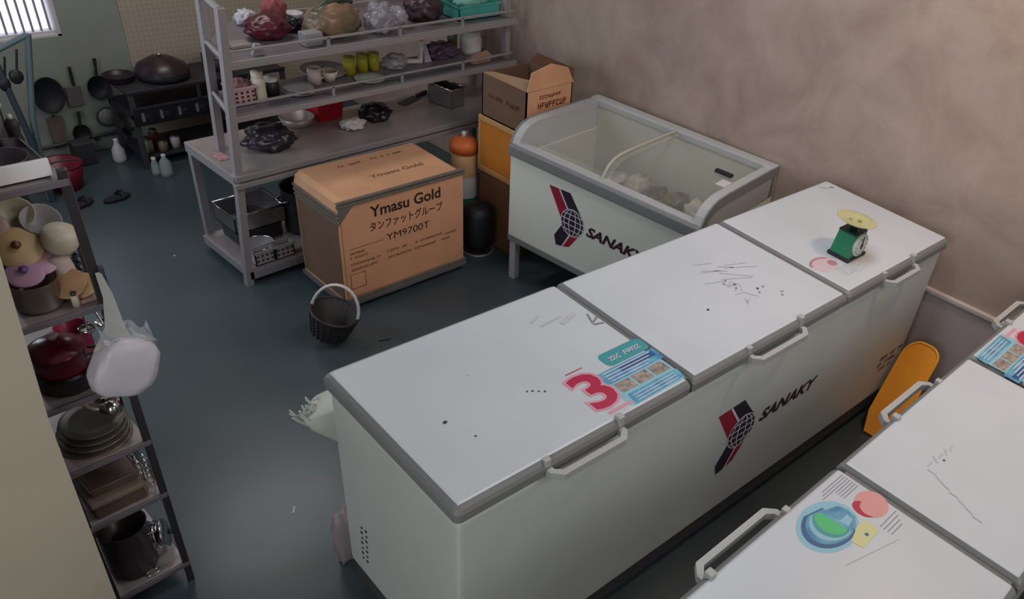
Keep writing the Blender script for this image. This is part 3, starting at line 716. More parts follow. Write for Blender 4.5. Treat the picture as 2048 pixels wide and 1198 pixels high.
for k, (x, y) in enumerate(((.90, 2.795), (1.02, 2.795))):
    holed_basket('crate', ('left', 'right')[k]+' white slotted crate behind the bottom rail of the table', (x, y, Zu), .11, .055, .085, M('white crate plastic', (166, 162, 164), .5))
t = thing('stock_pot', 'big blackened stock pot under the work table beside the carton', 'pot', (1.30, 3.0, Zu))
MB().lathe([(0, 0), (.12, 0), (.13, .02), (.13, .27), (.137, .275), (.126, .27), (.12, .02), (0, .02)], seg=20).build('body', castiron, t)
for s in (-1, 1): MB().tube([(s*.13, -.04, .22), (s*.165, -.03, .22), (s*.165, .03, .22), (s*.13, .04, .22)], .008, 6).build('handle', chrome, t)
t = thing('black_pan', 'black pan behind the roasting tray under the table', 'pan', (1.0, 3.17, Zu))
MB().lathe(cup_prof(.05, .07, .04), seg=16).build('body', pan_m, t); MB().cyl((.0, .06, .04), (.0, .085, .05), .01).build('handle', pan_m, t)
t.location = (1.02, 3.10, Zu+.107)

# ------------------------------------------------------------------ large carton with strap edges
a = -.0344
YL, YW, YZ0, YZ1 = .775, .425, .055, .655
yb = thing('appliance_carton', 'large printed brown carton on a grey pallet in front of the work table', 'carton', (1.043, 2.217, 0), a)
b = MB()
prof = [(0, YZ0), (0, YZ1-.10), (.004, YZ1-.05), (.03, YZ1-.012), (.075, YZ1), (YL-.075, YZ1), (YL-.03, YZ1-.012), (YL-.004, YZ1-.05), (YL, YZ1-.10), (YL, YZ0)]
prof = [(0, YZ0), (0, YZ1-.06), (.012, YZ1-.02), (.04, YZ1), (YL-.04, YZ1), (YL-.012, YZ1-.02), (YL, YZ1-.06), (YL, YZ0)]
b.prism(prof, 0, YW, lambda u, v, h: (u, h, v)); body = b.build('body', cardboard, yb)
m = MB(); m.box(-.003, .0, .012, YW-.012, YZ0+.02, YZ1-.07); m.build('side_panel', cardboard_shaded, yb)  # thin dark sheet painting the shade on the left side
# cut-corner face panel
m = MB(); f = lambda u, v, h: (u, -.003-h, v)
m.flat([(.015, YZ0+.03), (YL-.10, YZ0+.03), (YL-.008, YZ0+.10), (YL-.008, YZ1-.05), (.07, YZ1-.05), (.012, YZ1-.10)], f); m.build('face_panel', M('face cardboard', (210, 154, 118), .8, var=.05, scale=6), yb, recalc=False)
m = MB(); m.box(-.006, YL+.006, -.010, .006, YZ1-.034, YZ1-.018, .003).box(-.006, YL+.006, -.012, .004, YZ1-.012, YZ1+.002, .003); m.build('edge_strip', tape_m, yb)
for k in range(3): MB().box(-.010+.002*k, .002, -.004, YW+.004, YZ1-.075-.028*k, YZ1-.060-.028*k, .003).build('edge_strip', tape_m, yb)
m = MB(); m.prism([(0, YZ1-.02), (.085, YZ1-.035), (.06, YZ1-.06), (.014, YZ1-.11), (0, YZ1-.12)], -.008, 0, lambda u, v, h: (u, h, v)); m.build('corner_guard', tape_m, yb)
MB().box(-.012, YL+.012, -.014, YW+.014, .030, YZ0+.002, .004).build('pallet_board', M('grey board', (104, 98, 102), .6), yb)
MB().box(-.012, YL+.012, -.010, .01, YZ0+.004, YZ0+.022, .003).build('lower_strip', tape_m, yb)
for x in (.08, YL/2, YL-.08): MB().box(x-.04, x+.04, .01, YW-.01, 0, .031, .003).build('pallet_block', dk_grey, yb)
f = lambda u, v, h: (u, -.0040-h, v)
MB().text('Ymasu Gold', f, .178, .520, .44, .066, 0, bold=.022).build('lettering', print_m, yb, recalc=False)
MB().text('タンファットグループ', f, .170, .438, .46, .056, 0, bold=.012).build('lettering', print_m, yb, recalc=False)
MB().text('YM9700T', f, .265, .357, .275, .042, 0).build('lettering', print_m, yb, recalc=False)
m = MB(); rnd = random.Random(9)
m.box(.045, .245, -.0045, -.004, .371, .374)
for (u0, v0, s_, wd) in ((.045, .338, 'Dung tich', .09), (.045, .312, 'Cong suat', .11), (.045, .272, 'Nguon dien 220V', .18), (.045, .24, 'Gas R600a', .16), (.265, .285, 'TU DONG', .13), (.43, .285, 'MAT KINH CONG', .20), (.645, .275, 'INVERTER', .08), (.27, .245, 'TRUNG BAY', .15), (.44, .245, '& LAM LANH', .16), (.62, .245, '700L', .06)):
    m.glyphs(f, u0, v0, wd, .014, len(s_), 0, int(u0*1000+v0*777))
for q in ((.035, .038, .13, .222), (.035, .125, .219, .222), (.035, .125, .13, .133), (.122, .125, .13, .222)): m.box(q[0], q[1], -.0045, -.004, q[2], q[3])
m.build('small_print', print_faint, yb, recalc=False)
ft = lambda u, v, h: (u, v, YZ1+.0006+h)
MB().text('Ymasu Gold', ft, .29, .145, .33, .038, 0, bold=.02).build('lettering', M('brown print', (112, 74, 50), .8), yb, recalc=False)
MB().glyphs(ft, .22, .34, .16, .022, 8, 0, 4).glyphs(ft, .42, .345, .2, .02, 10, 0, 9).build('small_print', print_faint, yb, recalc=False)

# ------------------------------------------------------------------ things between the carton and the display freezer
t = thing('fibreboard_cabinet', 'orange fibreboard cupboard in two tiers beside the display freezer', 'cabinet', (2.15, 2.08, 0))
MB().box(0, .5, 0, .36, .0, .49, .004).build('lower_body', M('brown fibreboard', (120, 84, 58), .75, var=.08, scale=5), t)
MB().box(-.006, .5, -.004, .366, .47, .50, .003).build('middle_rail', tan_edge, t)
MB().box(0, .5, 0, .36, .50, .79, .004).build('upper_body', orange_card, t)
MB().box(-.006, .5, -.004, .368, .785, .815, .003).box(-.006, .006, .35, .368, .5, .785, .003).build('top_rail', tan_edge, t)
t = thing('open_carton', 'open-topped brown carton with red print standing on the orange cupboard', 'carton', (2.155, 2.06, .816), 0)
cw, cdp, ch = .36, .37, .25
MB().box(0, .008, 0, cdp, 0, ch).build('side_panel', cardboard_shaded, t)
MB().box(0, cw, 0, .008, 0, ch).build('front_panel', cardboard, t)
MB().box(cw-.008, cw, 0, cdp, 0, ch).box(0, cw, cdp-.008, cdp, 0, ch).box(0, cw, 0, cdp, 0, .008).build('back_panel', cardboard_shaded, t)
m = MB(); m._faces([(.0, .0, ch), (.0, cdp, ch), (.05, cdp-.03, ch+.004), (.10, .04, ch+.03)], [(0, 1, 2, 3)]); m.build('flap', M('tan flap', (160, 130, 104), .85), t)
m = MB(); m.prism([(.0, ch), (cw, ch), (cw-.05, ch+.09), (.18, ch+.13), (.03, ch+.10)], -.005, .004, lambda u, v, h: (u, h, v)); m.build('flap', cardboard, t)
m = MB(); m._faces([(cw, .0, ch), (cw, cdp, ch), (cw+.04, cdp-.03, ch+.06), (cw+.04, .03, ch+.06)], [(0, 1, 2, 3)]); m.build('flap', M('dark brown flap', (92, 58, 40), .85), t)
MB().glyphs(lambda u, v, h: (u, -.0015-h, v), .06, .135, .26, .034, 9, 0, 14).glyphs(lambda u, v, h: (u, -.0015-h, v), .10, .19, .17, .02, 8, 0, 15).build('printed_marks', red_print, t, recalc=False)
MB().glyphs(lambda u, v, h: (-.0015-h, cdp-u, v), .06, .12, .27, .03, 9, 0, 16).build('printed_marks', M('faint red print', (112, 66, 54), .8), t, recalc=False)
t = thing('sauce_jug', 'peach and orange plastic jug with a green band behind the carton', 'jug', (2.13, 2.56, 0))
MB().lathe([(0, 0), (.075, 0), (.08, .02), (.08, .38), (.078, .40)], seg=18).build('body', white_pl, t)
MB().lathe([(.0815, .20), (.0815, .26)], seg=18).build('label_band', band_green, t)
MB().lathe([(.079, .40), (.08, .41), (.078, .54), (.07, .55)], seg=18).build('upper_body', peach, t)
MB().lathe([(.072, .545), (.088, .55), (.088, .60), (.06, .63), (.02, .64), (0, .64)], seg=18).build('lid', M('orange lid', (206, 106, 50), .45), t)
MB().lathe([(0, 0), (.014, 0), (.014, .03), (0, .034)], (0, 0, .64), seg=10).build('knob', white_pl, t)
t = thing('black_stool', 'round black tub with a pale foot ring beside the display freezer leg', 'tub', (2.03, 2.31, 0))
MB().lathe([(0, .05), (.085, .05), (.098, .08), (.10, .15), (.098, .26), (.085, .30), (.05, .315), (0, .32)], seg=20).build('body', M('black lilac plastic', (30, 26, 34), .5), t)
MB().lathe([(.085, .0), (.10, 0), (.102, .012), (.088, .014), (.085, .0)], seg=20).build('foot_ring', M('pale metal ring', (150, 144, 142), .4, metal=.5), t)
m = MB()
for k in range(4): m.cyl((.088*math.cos(k*PI/2), .088*math.sin(k*PI/2), .01), (.08*math.cos(k*PI/2), .08*math.sin(k*PI/2), .06), .008, seg=6)
m.build('support', black_m, t)

# ------------------------------------------------------------------ basket on the floor
t = thing('woven_basket', 'dark round woven basket with a white arched handle on the open floor', 'basket', (.825, 2.05, .0), -.86)
tl = Matrix.Translation((.035, 0, .0)) @ Matrix.Rotation(R(17), 4, 'Y') @ Matrix.Translation((-.035, 0, .0))
tl = Matrix.Translation((0, 0, .033)) @ tl
m = MB(); m.lathe([(0, 0), (.075, 0), (.085, .012), (.115, .15), (.110, .152), (.080, .02), (0, .015)], seg=22, mtx=tl); m.build('body', blk_fabric, t)
m = MB()
for k in range(6):
    z = .02+.022*k; r = .083+.0052*k*1.0+.003
    m.tube([tl @ Vector((r*math.cos(q), r*math.sin(q), z)) for q in [2*PI*i/22 for i in range(22)]], .006, 5, True)
for k in range(22):
    q = 2*PI*k/22; m.tube([tl @ Vector((.088*math.cos(q), .088*math.sin(q), .01)), tl @ Vector((.120*math.cos(q), .120*math.sin(q), .148))], .004, 4)
m.build('weave', M('dark wicker', (44, 38, 42), .6), t)
MB().tube([tl @ Vector((.117*math.cos(q), .117*math.sin(q), .152)) for q in [2*PI*i/24 for i in range(24)]], .008, 6, True).build('rim', black_m, t)
m = MB(); m.tube([tl @ Vector((.115*math.cos(q)*(-1), .0, .15+.17*math.sin(q))) for q in [PI*i/14 for i in range(15)]], .008, 6); m.build('handle', M('white cord', (214, 206, 208), .5), t)
m = MB(); bmx = Matrix.Identity(4)

# ------------------------------------------------------------------ green scale on the freezer
t = thing('kitchen_scale', 'green spring scale with a yellow plate and white dial on the freezer lid', 'scale', (2.06, .0, 1.022), -.0829)
t.location = (2.125, .02, 1.0225); t.rotation_euler = (0, 0, -PI/2-.0829)
MB().box(-.055, .055, -.07, .07, 0, .014, .004).build('base', black_m, t)
b = MB(); b._faces([(-.048, -.062, .014), (.048, -.062, .014), (.048, .062, .014), (-.048, .062, .014), (-.040, -.046, .115), (.040, -.046, .115), (.040, .046, .115), (-.040, .046, .115)], [(3, 2, 1, 0), (4, 5, 6, 7), (0, 1, 5, 4), (1, 2, 6, 5), (2, 3, 7, 6), (3, 0, 4, 7)]); b.build('housing', green_m, t)
MB().box(-.042, .042, -.048, .048, .113, .122, .003).build('top_cover', dkgreen, t)
dialm = Matrix.Translation((.046, 0, .066)) @ Matrix.Rotation(PI/2, 4, 'Y')
dial = MB(); dial.lathe([(.0, .012), (.048, .012), (.052, .008), (.052, -.004), (0, -.004)], seg=22, mtx=dialm); dial = dial.build('dial', dial_m, t)
m = MB(); m.box(.059, .0605, -.004, .004, .05, .105); m.cyl((.058, 0, .066), (.061, 0, .066), .009, seg=10)
for k in range(12): 
    q = 2*PI*k/12; m.box(.0585, .0595, .042*math.cos(q)-.002, .042*math.cos(q)+.002, .066+.042*math.sin(q)-.002, .066+.042*math.sin(q)+.002)
m.build('pointer', black_m, dial)
MB().cyl((0, 0, .12), (0, 0, .150), .014, .020).build('stem', dkgreen, t)
ptm = Matrix.Translation((0, 0, .155)) @ Matrix.Rotation(R(-6), 4, 'X') @ Matrix.Rotation(R(2), 4, 'Y') @ Matrix.Translation((0, 0, -.155))
pl = MB().lathe([(0, .152), (.06, .152), (.084, .164), (.087, .166), (.084, .168), (.06, .158), (0, .157)], seg=26, mtx=ptm).build('plate', plate_m, t)
for x, y in ((.012, .01), (-.02, -.012)): MB().lathe([(0, .157), (.009, .157), (.008, .162), (0, .163)], (x, y, 0), 10).build('knob', M('olive knob', (140, 146, 70), .5), pl)

# ------------------------------------------------------------------ between the two freezers
t = thing('orange_panel', 'orange rounded-top plastic panel leaning on the wall between the freezers', 'panel', (2.415, -.315, .0))
W2, Hh = .19, .60
def pf(u, v, h):
    u *= .86; v *= .90; ang = R(58); return (v*math.cos(ang)-h*math.sin(ang), u, v*math.sin(ang)+h*math.cos(ang))
outl = [(-.10, 0), (.07, 0), (.10, .12)] + [(.10, .44)] + ring(.09, 0, PI/2, 6, .01, .48, .11) + ring(.07, PI/2, PI, 4, -.03, .52, .07) 
MB().prism(outl, 0, .014, pf).build('body', orange_m, t)
edge = [pf(u, v, .014) for u, v in outl]
MB().tube(edge, .007, 6, True).build('edge_bead', orange_edge, t)
bag('clear_bag', 'greyish clear bag slumped on the floor at the foot of the orange panel', (2.28, -.43), (.10, .08, .06), clear_bag, 0, .35, 61)
S(MB().box(-.03, .03, -.03, .03, 0, .09, .006).build('dark_box', M('dark olive plastic', (46, 46, 40), .5)), 'small dark box beside the foot of the orange panel', 'box').location = (2.45, -.44, 0)

# ------------------------------------------------------------------ slim rack at the left, by the partition
rk = thing('dish_rack', 'slim dark steel dish rack packed with pots beside the beige partition', 'rack', (0, 0, 0))
RX0, RX1, RY0, RY1 = -.560, -.340, 1.108, 1.55
rp = M('dark steel angle', (52, 48, 52), .5, metal=.3); rp2 = M('grey lilac steel angle', (118, 110, 118), .5, metal=.4)
for x, y, mt in ((RX1, RY0, rp), (RX0-.012, RY0, rp), (RX1, RY1, rp), (RX0-.012, RY1, rp)):
    MB().box(x-.010, x+.010, y-.010, y+.010, 0, 1.625, .002).build('post', mt, rk)
MB().box(RX1+.009, RX1+.012, RY0-.006, RY0+.008, 1.2, 1.625).build('post_edge', rp2, rk)
RZ = (.10, .46, .70, .945, 1.225, 1.60)
for z in RZ:
    MB().box(RX0-.01, RX1+.005, RY0, RY1, z-.008, z, .002).build('shelf', steel_dk, rk)
    MB().box(RX0-.01, RX1+.008, RY0-.012, RY0-.004, z-.016, z+.003, .002).build('shelf_rail', rp2, rk)
def potr(name, label, c, r, h, mat, cat='pot', lid=None, knob=None, handles=chrome, tilt=None, seg=20):
    t = thing(name, label, cat, c)
    MB().lathe([(0, 0), (r*.94, 0), (r, .012), (r, h), (r*1.05, h+.003), (r*.97, h), (r*.92, .014), (0, .014)], seg=seg).build('body', mat, t)
    if handles:
        for q in (-.5, PI-.5): 
            cx, cy = math.cos(q), math.sin(q)
            MB().tube([(r*cx-.02*cy, r*cy+.02*cx, h*.78), ((r+.022)*cx-.016*cy, (r+.022)*cy+.016*cx, h*.8), ((r+.022)*cx+.016*cy, (r+.022)*cy-.016*cx, h*.8), (r*cx+.02*cy, r*cy-.02*cx, h*.78)], .0045, 6).build('handle', handles, t)
    if lid:
        L_ = MB().lathe([(r*1.06, h+.004), (r*1.0, h+.012), (r*.6, h+.030), (r*.15, h+.036), (0, h+.036)], seg=seg).build('lid', lid, t)
        if knob: MB().lathe([(0, 0), (.007, 0), (.014, .012), (.012, .02), (0, .021)], (0, 0, h+.035), 12).build('knob', knob, L_)
    return t
def disc(name, label, c, r, mat, tilt=(0, 0, 0), cat='lid', knob=None, dome=.02, group=None, seg=22, hole=None):
    t = thing(name, label, cat, c, group=group); t.rotation_euler = tilt
    MB().lathe([(0, dome), (r*.5, dome*.85), (r*.93, dome*.2), (r, 0), (r*1.0, -.004), (r*.9, .0), (0, dome-.006)], seg=seg).build('body', mat, t)
    if knob: MB().lathe([(0, 0), (.008, 0), (.012, .010), (0, .014)], (0, 0, dome), 10).build('knob', knob, t)
    return t
# shelf 1.225: pot, lids, cups
z = 1.226
potr('steel_pot', 'dull steel saucepan at the front of the rack under a lilac lid', (-.463, 1.19, z), .058, .082, alu, handles=None)
disc('lilac_cover', 'lilac plastic lid resting tilted on the dull steel saucepan', (-.470, 1.20, z+.098), .045, pink_pl, (R(24), R(-6), 0), knob=M('violet knob', (120, 92, 140), .5), dome=.010)
disc('lilac_cover', 'second lilac lid leaning behind the first on the rack', (-.425, 1.225, z+.108), .043, M('pale lilac plastic', (204, 166, 188), .4), (R(36), R(-8), 0), dome=.008)
disc('yellowed_cover', 'large round yellowed plastic lid with a dark centre knob on the rack', (-.455, 1.255, z+.145), .058, yellow_lid, (R(42), R(-14), 0), knob=M('brown knob', (96, 66, 40), .5), dome=.018)
disc('pink_cover', 'dusky pink lid standing behind the large yellowed lid', (-.495, 1.31, z+.19), .05, M('dusky pink plastic', (150, 124, 124), .45), (R(48), R(-15), 0), dome=.010)
t = thing('stacked_cup', 'tall white plastic cup upside down on the rack', 'cup', (-.378, 1.215, z)); MB().lathe([(.036, 0), (.029, .11), (.025, .115), (0, .115)], seg=18).build('body', M('pinkish cream plastic', (190, 172, 166), .45), t)
t.rotation_euler = (R(-6), R(-4), 0)
t = thing('cream_tub', 'cream rounded tub balanced on the upside-down white cup', 'tub', (-.368, 1.235, z+.118)); MB().lathe([(0, 0), (.032, 0), (.043, .02), (.043, .055), (.036, .068), (0, .07)], seg=18).build('body', cream_pl, t)
t.rotation_euler = (R(10), R(10), 0)
t = thing('wire_basket', 'small dark wire basket behind the upside-down white cup', 'basket', (-.345, 1.27, z))
m = MB()
for k in range(5): m.tube(ring_pts := [(.03*math.cos(q), .04*math.sin(q), .01+.025*k) for q in [2*PI*i/12 for i in range(12)]], .003, 4, True)
for k in range(8): m.cyl((.03*math.cos(k*PI/4), .04*math.sin(k*PI/4), 0), (.03*math.cos(k*PI/4), .04*math.sin(k*PI/4), .115), .003, seg=5)
m.build('wire_frame', castiron, t); MB().lathe([(.033, .115), (.033, .12), (.027, .12)], seg=12).build('rim', tan_pl, t)
disc('tan_cover', 'tan round lid lying tilted at the right front of the rack shelf', (-.392, 1.165, z+.052), .046, tan_pl, (R(22), R(-22), 0), dome=.006)
disc('tan_plate', 'tan scalloped plate under the tan lid at the right front of the rack', (-.362, 1.175, z+.030), .045, M('light tan plastic', (186, 152, 116), .5), (R(14), R(-14), 0), cat='plate', dome=.006)
t = thing('spice_jar', 'little cream jar at the front edge beside the steel saucepan', 'jar', (-.397, 1.13, z)); MB().lathe([(0, 0), (.010, 0), (.010, .03), (.006, .036), (0, .036)], seg=10).build('body', cream_pl, t); MB().lathe([(.007, .035), (.007, .044), (0, .045)], seg=10).build('cap', M('dark brown cap', (60, 46, 42), .5), t)
S(MB().box(-.022, .022, -.014, .014, 0, .012, .003).build('soap_box', M('pink tan plastic', (168, 136, 132), .5)), 'small pinkish tray under the tan plate on the rack', 'tray').location = (-.365, 1.14, z)
for k in range(3):
    o = S(MB().lathe(cup_prof(.028, .05, .03), (0, 0, 0), 18).build('mixing_bowl', M('grey cream plastic %d' % k, ((150, 140, 134), (164, 156, 134), (136, 132, 134))[k], .5)), ('grey-pink', 'cream green', 'grey')[k]+' plastic bowl propped at the back of the rack below the top shelf', 'bowl')
    o.location = ((-.46, 1.40, z+.16), (-.42, 1.34, z+.185), (-.378, 1.31, z+.165))[k]; o.rotation_euler = (R(35), R(-25+15*k), 0)
o = S(MB().box(-.07, .07, -.05, .05, 0, .14, .01).build('storage_tin', M('dim grey tin', (96, 88, 90), .5, metal=.3)), 'dim grey tin standing at the back of the rack under the propped bowls', 'tin'); o.location = (-.44, 1.40, z)
# top shelf
z = 1.602
t = thing('steel_tray', 'bright steel tray with a front edge painted bright on top of the rack', 'tray', (-.468, 1.218, z))
MB().box(-.085, .11, -.085, -.080, 0, .042).box(-.085, .11, .09, .095, 0, .042).box(-.085, -.08, -.085, .095, 0, .042).box(.105, .11, -.085, .095, 0, .042).box(-.085, .11, -.085, .095, 0, .004).build('body', chrome, t)
MB().box(-.088, .113, -.092, -.084, .004, .05, .002).build('front_edge', M('painted edge highlight', (240, 236, 242), .4), t)  # near-white strip paints in the bright window reflection
t = thing('round_pan', 'dark round pan lying inside the bright steel tray', 'pan', (-.43, 1.22, z+.006)); MB().lathe([(0, 0), (.05, 0), (.06, .03), (.057, .03), (.048, .005), (0, .005)], seg=18).build('body', M('grey lilac pan', (84, 76, 86), .4, metal=.4), t); MB().cyl((-.055, -.02, .03), (-.075, -.03, .045), .008).build('handle', black_m, t)
t = thing('plastic_bin', 'translucent grey plastic bin behind the steel tray on top of the rack', 'bin', (-.455, 1.43, z)); MB().box(-.07, .09, -.07, -.066, 0, .11).box(-.07, .09, .07, .074, 0, .11).box(-.07, -.066, -.07, .07, 0, .11).box(.086, .09, -.07, .07, 0, .11).box(-.07, .09, -.07, .07, 0, .004).build('body', M('dim translucent plastic', (128, 126, 128), .4, alpha=.8), t)
MB().tube([(-.072, -.072, .11), (.092, -.072, .11), (.092, .076, .11), (-.072, .076, .11)], .005, 5, True).build('rim', M('pale rim', (170, 170, 172), .4), t)
bag('pink_cloth', 'dusty rose cloth inside the translucent grey bin', (-.45, 1.43), (.06, .05, .04), M('dusty rose cloth', (128, 92, 98), .8), z+.01, .3, 71, cat='cloth')
t = thing('pepper_mill', 'dark knobbed mill beside the steel tray at the rack corner', 'mill', (-.352, 1.36, z)); MB().lathe([(0, 0), (.018, 0), (.013, .03), (.018, .055), (.01, .07), (0, .07)], seg=12).build('body', castiron, t); MB().lathe([(0, .07), (.006, .07), (.006, .08), (0, .082)], seg=10).build('knob', white_pl, t)
# shelf .945: red pot and dark pots
z = .946
potr('red_pot', 'maroon enamel pot with a lid and pale knob on the rack', (-.465, 1.20, z+.055), .070, .065, red_enamel, lid=red_enamel, knob=M('pale pink knob', (196, 170, 176), .4), handles=castiron)
potr('dark_pot', 'dark shallow pot directly under the maroon enamel pot', (-.465, 1.20, z), .076, .050, M('dark aluminium', (70, 58, 62), .35, metal=.6), handles=None)
t = thing('chrome_clip', 'pair of shiny steel ladles hooked above the maroon pot', 'ladle', (-.378, 1.13, 1.135)); MB().lathe([(0, 0), (.018, .004), (.022, .014), (.020, .014), (0, .004)], (-.014, 0, 0), 12).build('bowl', chrome, t); MB().lathe([(0, 0), (.014, .004), (.018, .014), (.016, .014), (0, .004)], (.026, 0, .004), 12).build('bowl', chrome, t); MB().cyl((-.014, 0, .01), (.0, .05, .065), .003).cyl((.026, 0, .014), (.02, .05, .066), .003).build('handle', chrome, t)
potr('pink_pot', 'small crimson saucepan behind the maroon pot', (-.392, 1.30, z), .045, .11, M('crimson enamel', (140, 34, 70), .3), handles=None)
# shelf .70
z = .701
for k in range(4):
    o = disc('wok', ('lowest', 'second', 'third', 'topmost')[k]+' of four nested dull aluminium pans on the middle rack shelf', (-.446+.003*k, 1.222, z+.010+.020*k), .106-.005*k, M('smoked aluminium %d' % k, (120-6*k, 108-4*k, 98-3*k), .4, metal=.45), (R(3), R(-3), 0), cat='pan', dome=-.004, group='nested pans on the rack')
t = thing('steel_kettle', 'shiny steel jug lying beside the nested pans on the rack', 'jug', (-.392, 1.17, z+.14)); MB().lathe([(0, 0), (.02, 0), (.024, .03), (.018, .05), (0, .05)], seg=14).build('body', chrome, t); t.rotation_euler = (R(70), 0, R(30))
t.location = (-.40, 1.20, z+.105)
holed_basket('white_basket', 'white slotted basket tucked under the hanging bag on the rack', (-.362, 1.30, z), .05, .10, .12, white_pl)
t = thing('steel_bowl', 'grey steel bowl leaning on the nested pans', 'bowl', (-.40, 1.265, z+.095)); MB().lathe(cup_prof(.03, .055, .03), seg=18).build('body', alu, t); t.rotation_euler = (R(30), R(10), 0)
# shelf .46
z = .461
t = thing('lunch_box', 'stacked brown lidded food box on the lower rack shelf', 'box', (-.455, 1.205, z)); MB().box(-.082, .072, -.085, .08, 0, .055, .008).build('body', M('dark brown plastic', (86, 68, 62), .45), t)
MB().box(-.088, .078, -.092, .086, .052, .072, .006).build('lid', M('taupe lid', (118, 104, 92), .4), t)
t = thing('lunch_box', 'upper taupe tray on the stacked brown food box', 'tray', (-.455, 1.215, z+.073)); MB().box(-.07, .07, -.07, .07, 0, .03, .006).build('body', M('dark taupe plastic', (92, 78, 74), .45), t); MB().tube([(-.072, -.072, .03), (.072, -.072, .03), (.072, .072, .03), (-.072, .072, .03)], .004, 5, True).build('rim', M('taupe rim', (132, 116, 104), .4), t)
potr('silver_pot', 'shiny silver pot behind the stacked food boxes', (-.44, 1.37, z), .075, .15, chrome, handles=None)
t = thing('wire_rack', 'small wire cutlery rack at the right of the stacked food boxes', 'rack', (-.358, 1.21, z))
m = MB()
for k in range(5): m.tube([(-.012, -.06, .02+.025*k), (.012, -.06, .02+.025*k), (.012, .06, .02+.025*k), (-.012, .06, .02+.025*k)], .0025, 4, True)
for sx in (-.012, .012):
    for sy in (-.06, 0, .06): m.cyl((sx, sy, 0), (sx, sy, .13), .0025, seg=5)
m.build('wire_frame', chrome, t)
# bottom shelf
z = .101
potr('stock_pot', 'large dark stock pot on the lowest rack shelf', (-.468, 1.21, z), .076, .21, M('dark steel', (70, 64, 68), .3, metal=.7), handles=chrome)
for k in range(3):
    o = disc('pot_cover', ('first', 'second', 'third')[k]+' of three shiny pot lids standing upright beside the large dark stock pot', (-.386+.014*k, 1.20+.035*k, z+.085), .054, chrome, (R(78), R(0), R(62)), knob=black_m, dome=.014, group='pot lids standing on the lowest shelf')
    o.location = (-.386+.020*k, 1.235-.010*k, z+.068)
S(MB().tube([(-.44+.022*math.cos(q), 1.13+.012*math.sin(q), z+.006) for q in [2*PI*i/16 for i in range(16)]], .003, 5, True).build('steel_ring', chrome), 'thin steel ring at the front of the lowest rack shelf', 'ring')

# hanging white bag on the rack's right post
t = thing('hanging_bag', 'white plastic bag hanging by its handles from the right rack post', 'bag', (-.392, 1.030, .985))
m = MB(); ico = bmesh.new(); bmesh.ops.create_icosphere(ico, subdivisions=4, radius=1)
for v in ico.verts:
    d = v.co.copy(); p = Vector([math.copysign(abs(q)**.62, q) for q in d])
    k = 1+.05*noise.noise(d*2.5)+.03*noise.noise(d*6)
    v.co = Vector((p.x*.084*k*(1-.12*max(0, d.z)), p.y*.045*k, p.z*.094*k+.080))
m._merge(ico, Matrix.Rotation(R(27), 4, 'Y'), True); m.build('body', bag_white, t)
m = MB(); vs_ = []; fs_ = []
nu, nv = 14, 7
for i in range(nu+1):
    for j in range(nv+1):
        u = i/nu; v = j/nv
        x = .0+.13*u; y = -.02+.05*v+.014*noise.noise(Vector((u*4, v*3, 1))); zz = .172+.05*v-.055*u+.028*noise.noise(Vector((u*5, v*5, 7)))+.016*math.sin(u*9+v*4)
        vs_.append((x, y, zz))
for i in range(nu):
    for j in range(nv): fs_.append((i*(nv+1)+j, (i+1)*(nv+1)+j, (i+1)*(nv+1)+j+1, i*(nv+1)+j+1))
m._faces(vs_, fs_, True); m.build('loose_top', bag_clear, t)
le = [(.050, .06, .345), (.044, .035, .28), (.020, .005, .21), (-.03, -.01, .155)]; ri = [(.064, .06, .345), (.070, .035, .28), (.066, .005, .21), (.07, -.01, .165)]
m = MB(); m._faces(le+ri, [(k, k+1, 5+k, 4+k) for k in range(3)], True); m.build('strap', M('pale film strap', (168, 170, 168), .4, alpha=.8), t)
S(MB().box(-.332, -.318, 1.088, 1.102, 1.195, 1.345, .004).build('hook_bar', dk_grey), 'dark steel hook bar fixed beside the right rack post', 'hook')

# white crumpled bag behind the freezer's left end, with a fringe
t = thing('white_sack', 'crumpled white sack with a frayed top behind the long freezer', 'sack', (.075, .80, 0))
m = MB(); lv = [(0, .16, .30), (.25, .15, .30), (.45, .14, .28), (.56, .10, .26), (.64, .03, .24), (.72, -.03, .2), (.79, -.055, .16), (.81, -.02, .12)]
vs_ = []; fs_ = []; nn = 18
for zz, xa, xb in lv:
    for k in range(nn):
        q = 2*PI*k/nn; rr = 1+.10*noise.noise(Vector((math.cos(q)*2, math.sin(q)*2, zz*6)))
        vs_.append(((xa+xb)/2+(xb-xa)/2*math.cos(q)*rr, .045*math.sin(q)*rr, zz))
for a_ in range(len(lv)-1):
    for k in range(nn): fs_.append((a_*nn+k, a_*nn+(k+1) % nn, (a_+1)*nn+(k+1) % nn, (a_+1)*nn+k))
fs_.append(tuple(range(nn-1, -1, -1))); fs_.append(tuple(range((len(lv)-1)*nn, len(lv)*nn)))
m._faces(vs_, fs_, True); m.build('body', M('white woven sack', (206, 208, 200), .6, var=.04), t)
m = MB(); rnd = random.Random(12)
for k in range(26):
    u = rnd.random(); x = -.085+.11*u; y = -.02+.04*rnd.random(); zt = .80+.04*rnd.random()
    m.tube([(x+.03, y, .74+.03*rnd.random()), (x+.005, y, zt-.03), (x-.02*rnd.random(), y+.02*(rnd.random()-.5), zt-.01+.02*rnd.random())], [.008, .006, .003], 5)
m.build('frayed_edge', M('white frayed film', (196, 200, 196), .6), t)
S(MB().blob((.15, .90, .13), (.05, .03, .17), .3, 84, 3, floor=0, ridge=.4).build('film_scrap', M('pinkish film scrap', (160, 146, 150), .5)), 'pinkish film scrap behind the lower left corner of the freezer', 'film').location = (-.03, -.10, 0)

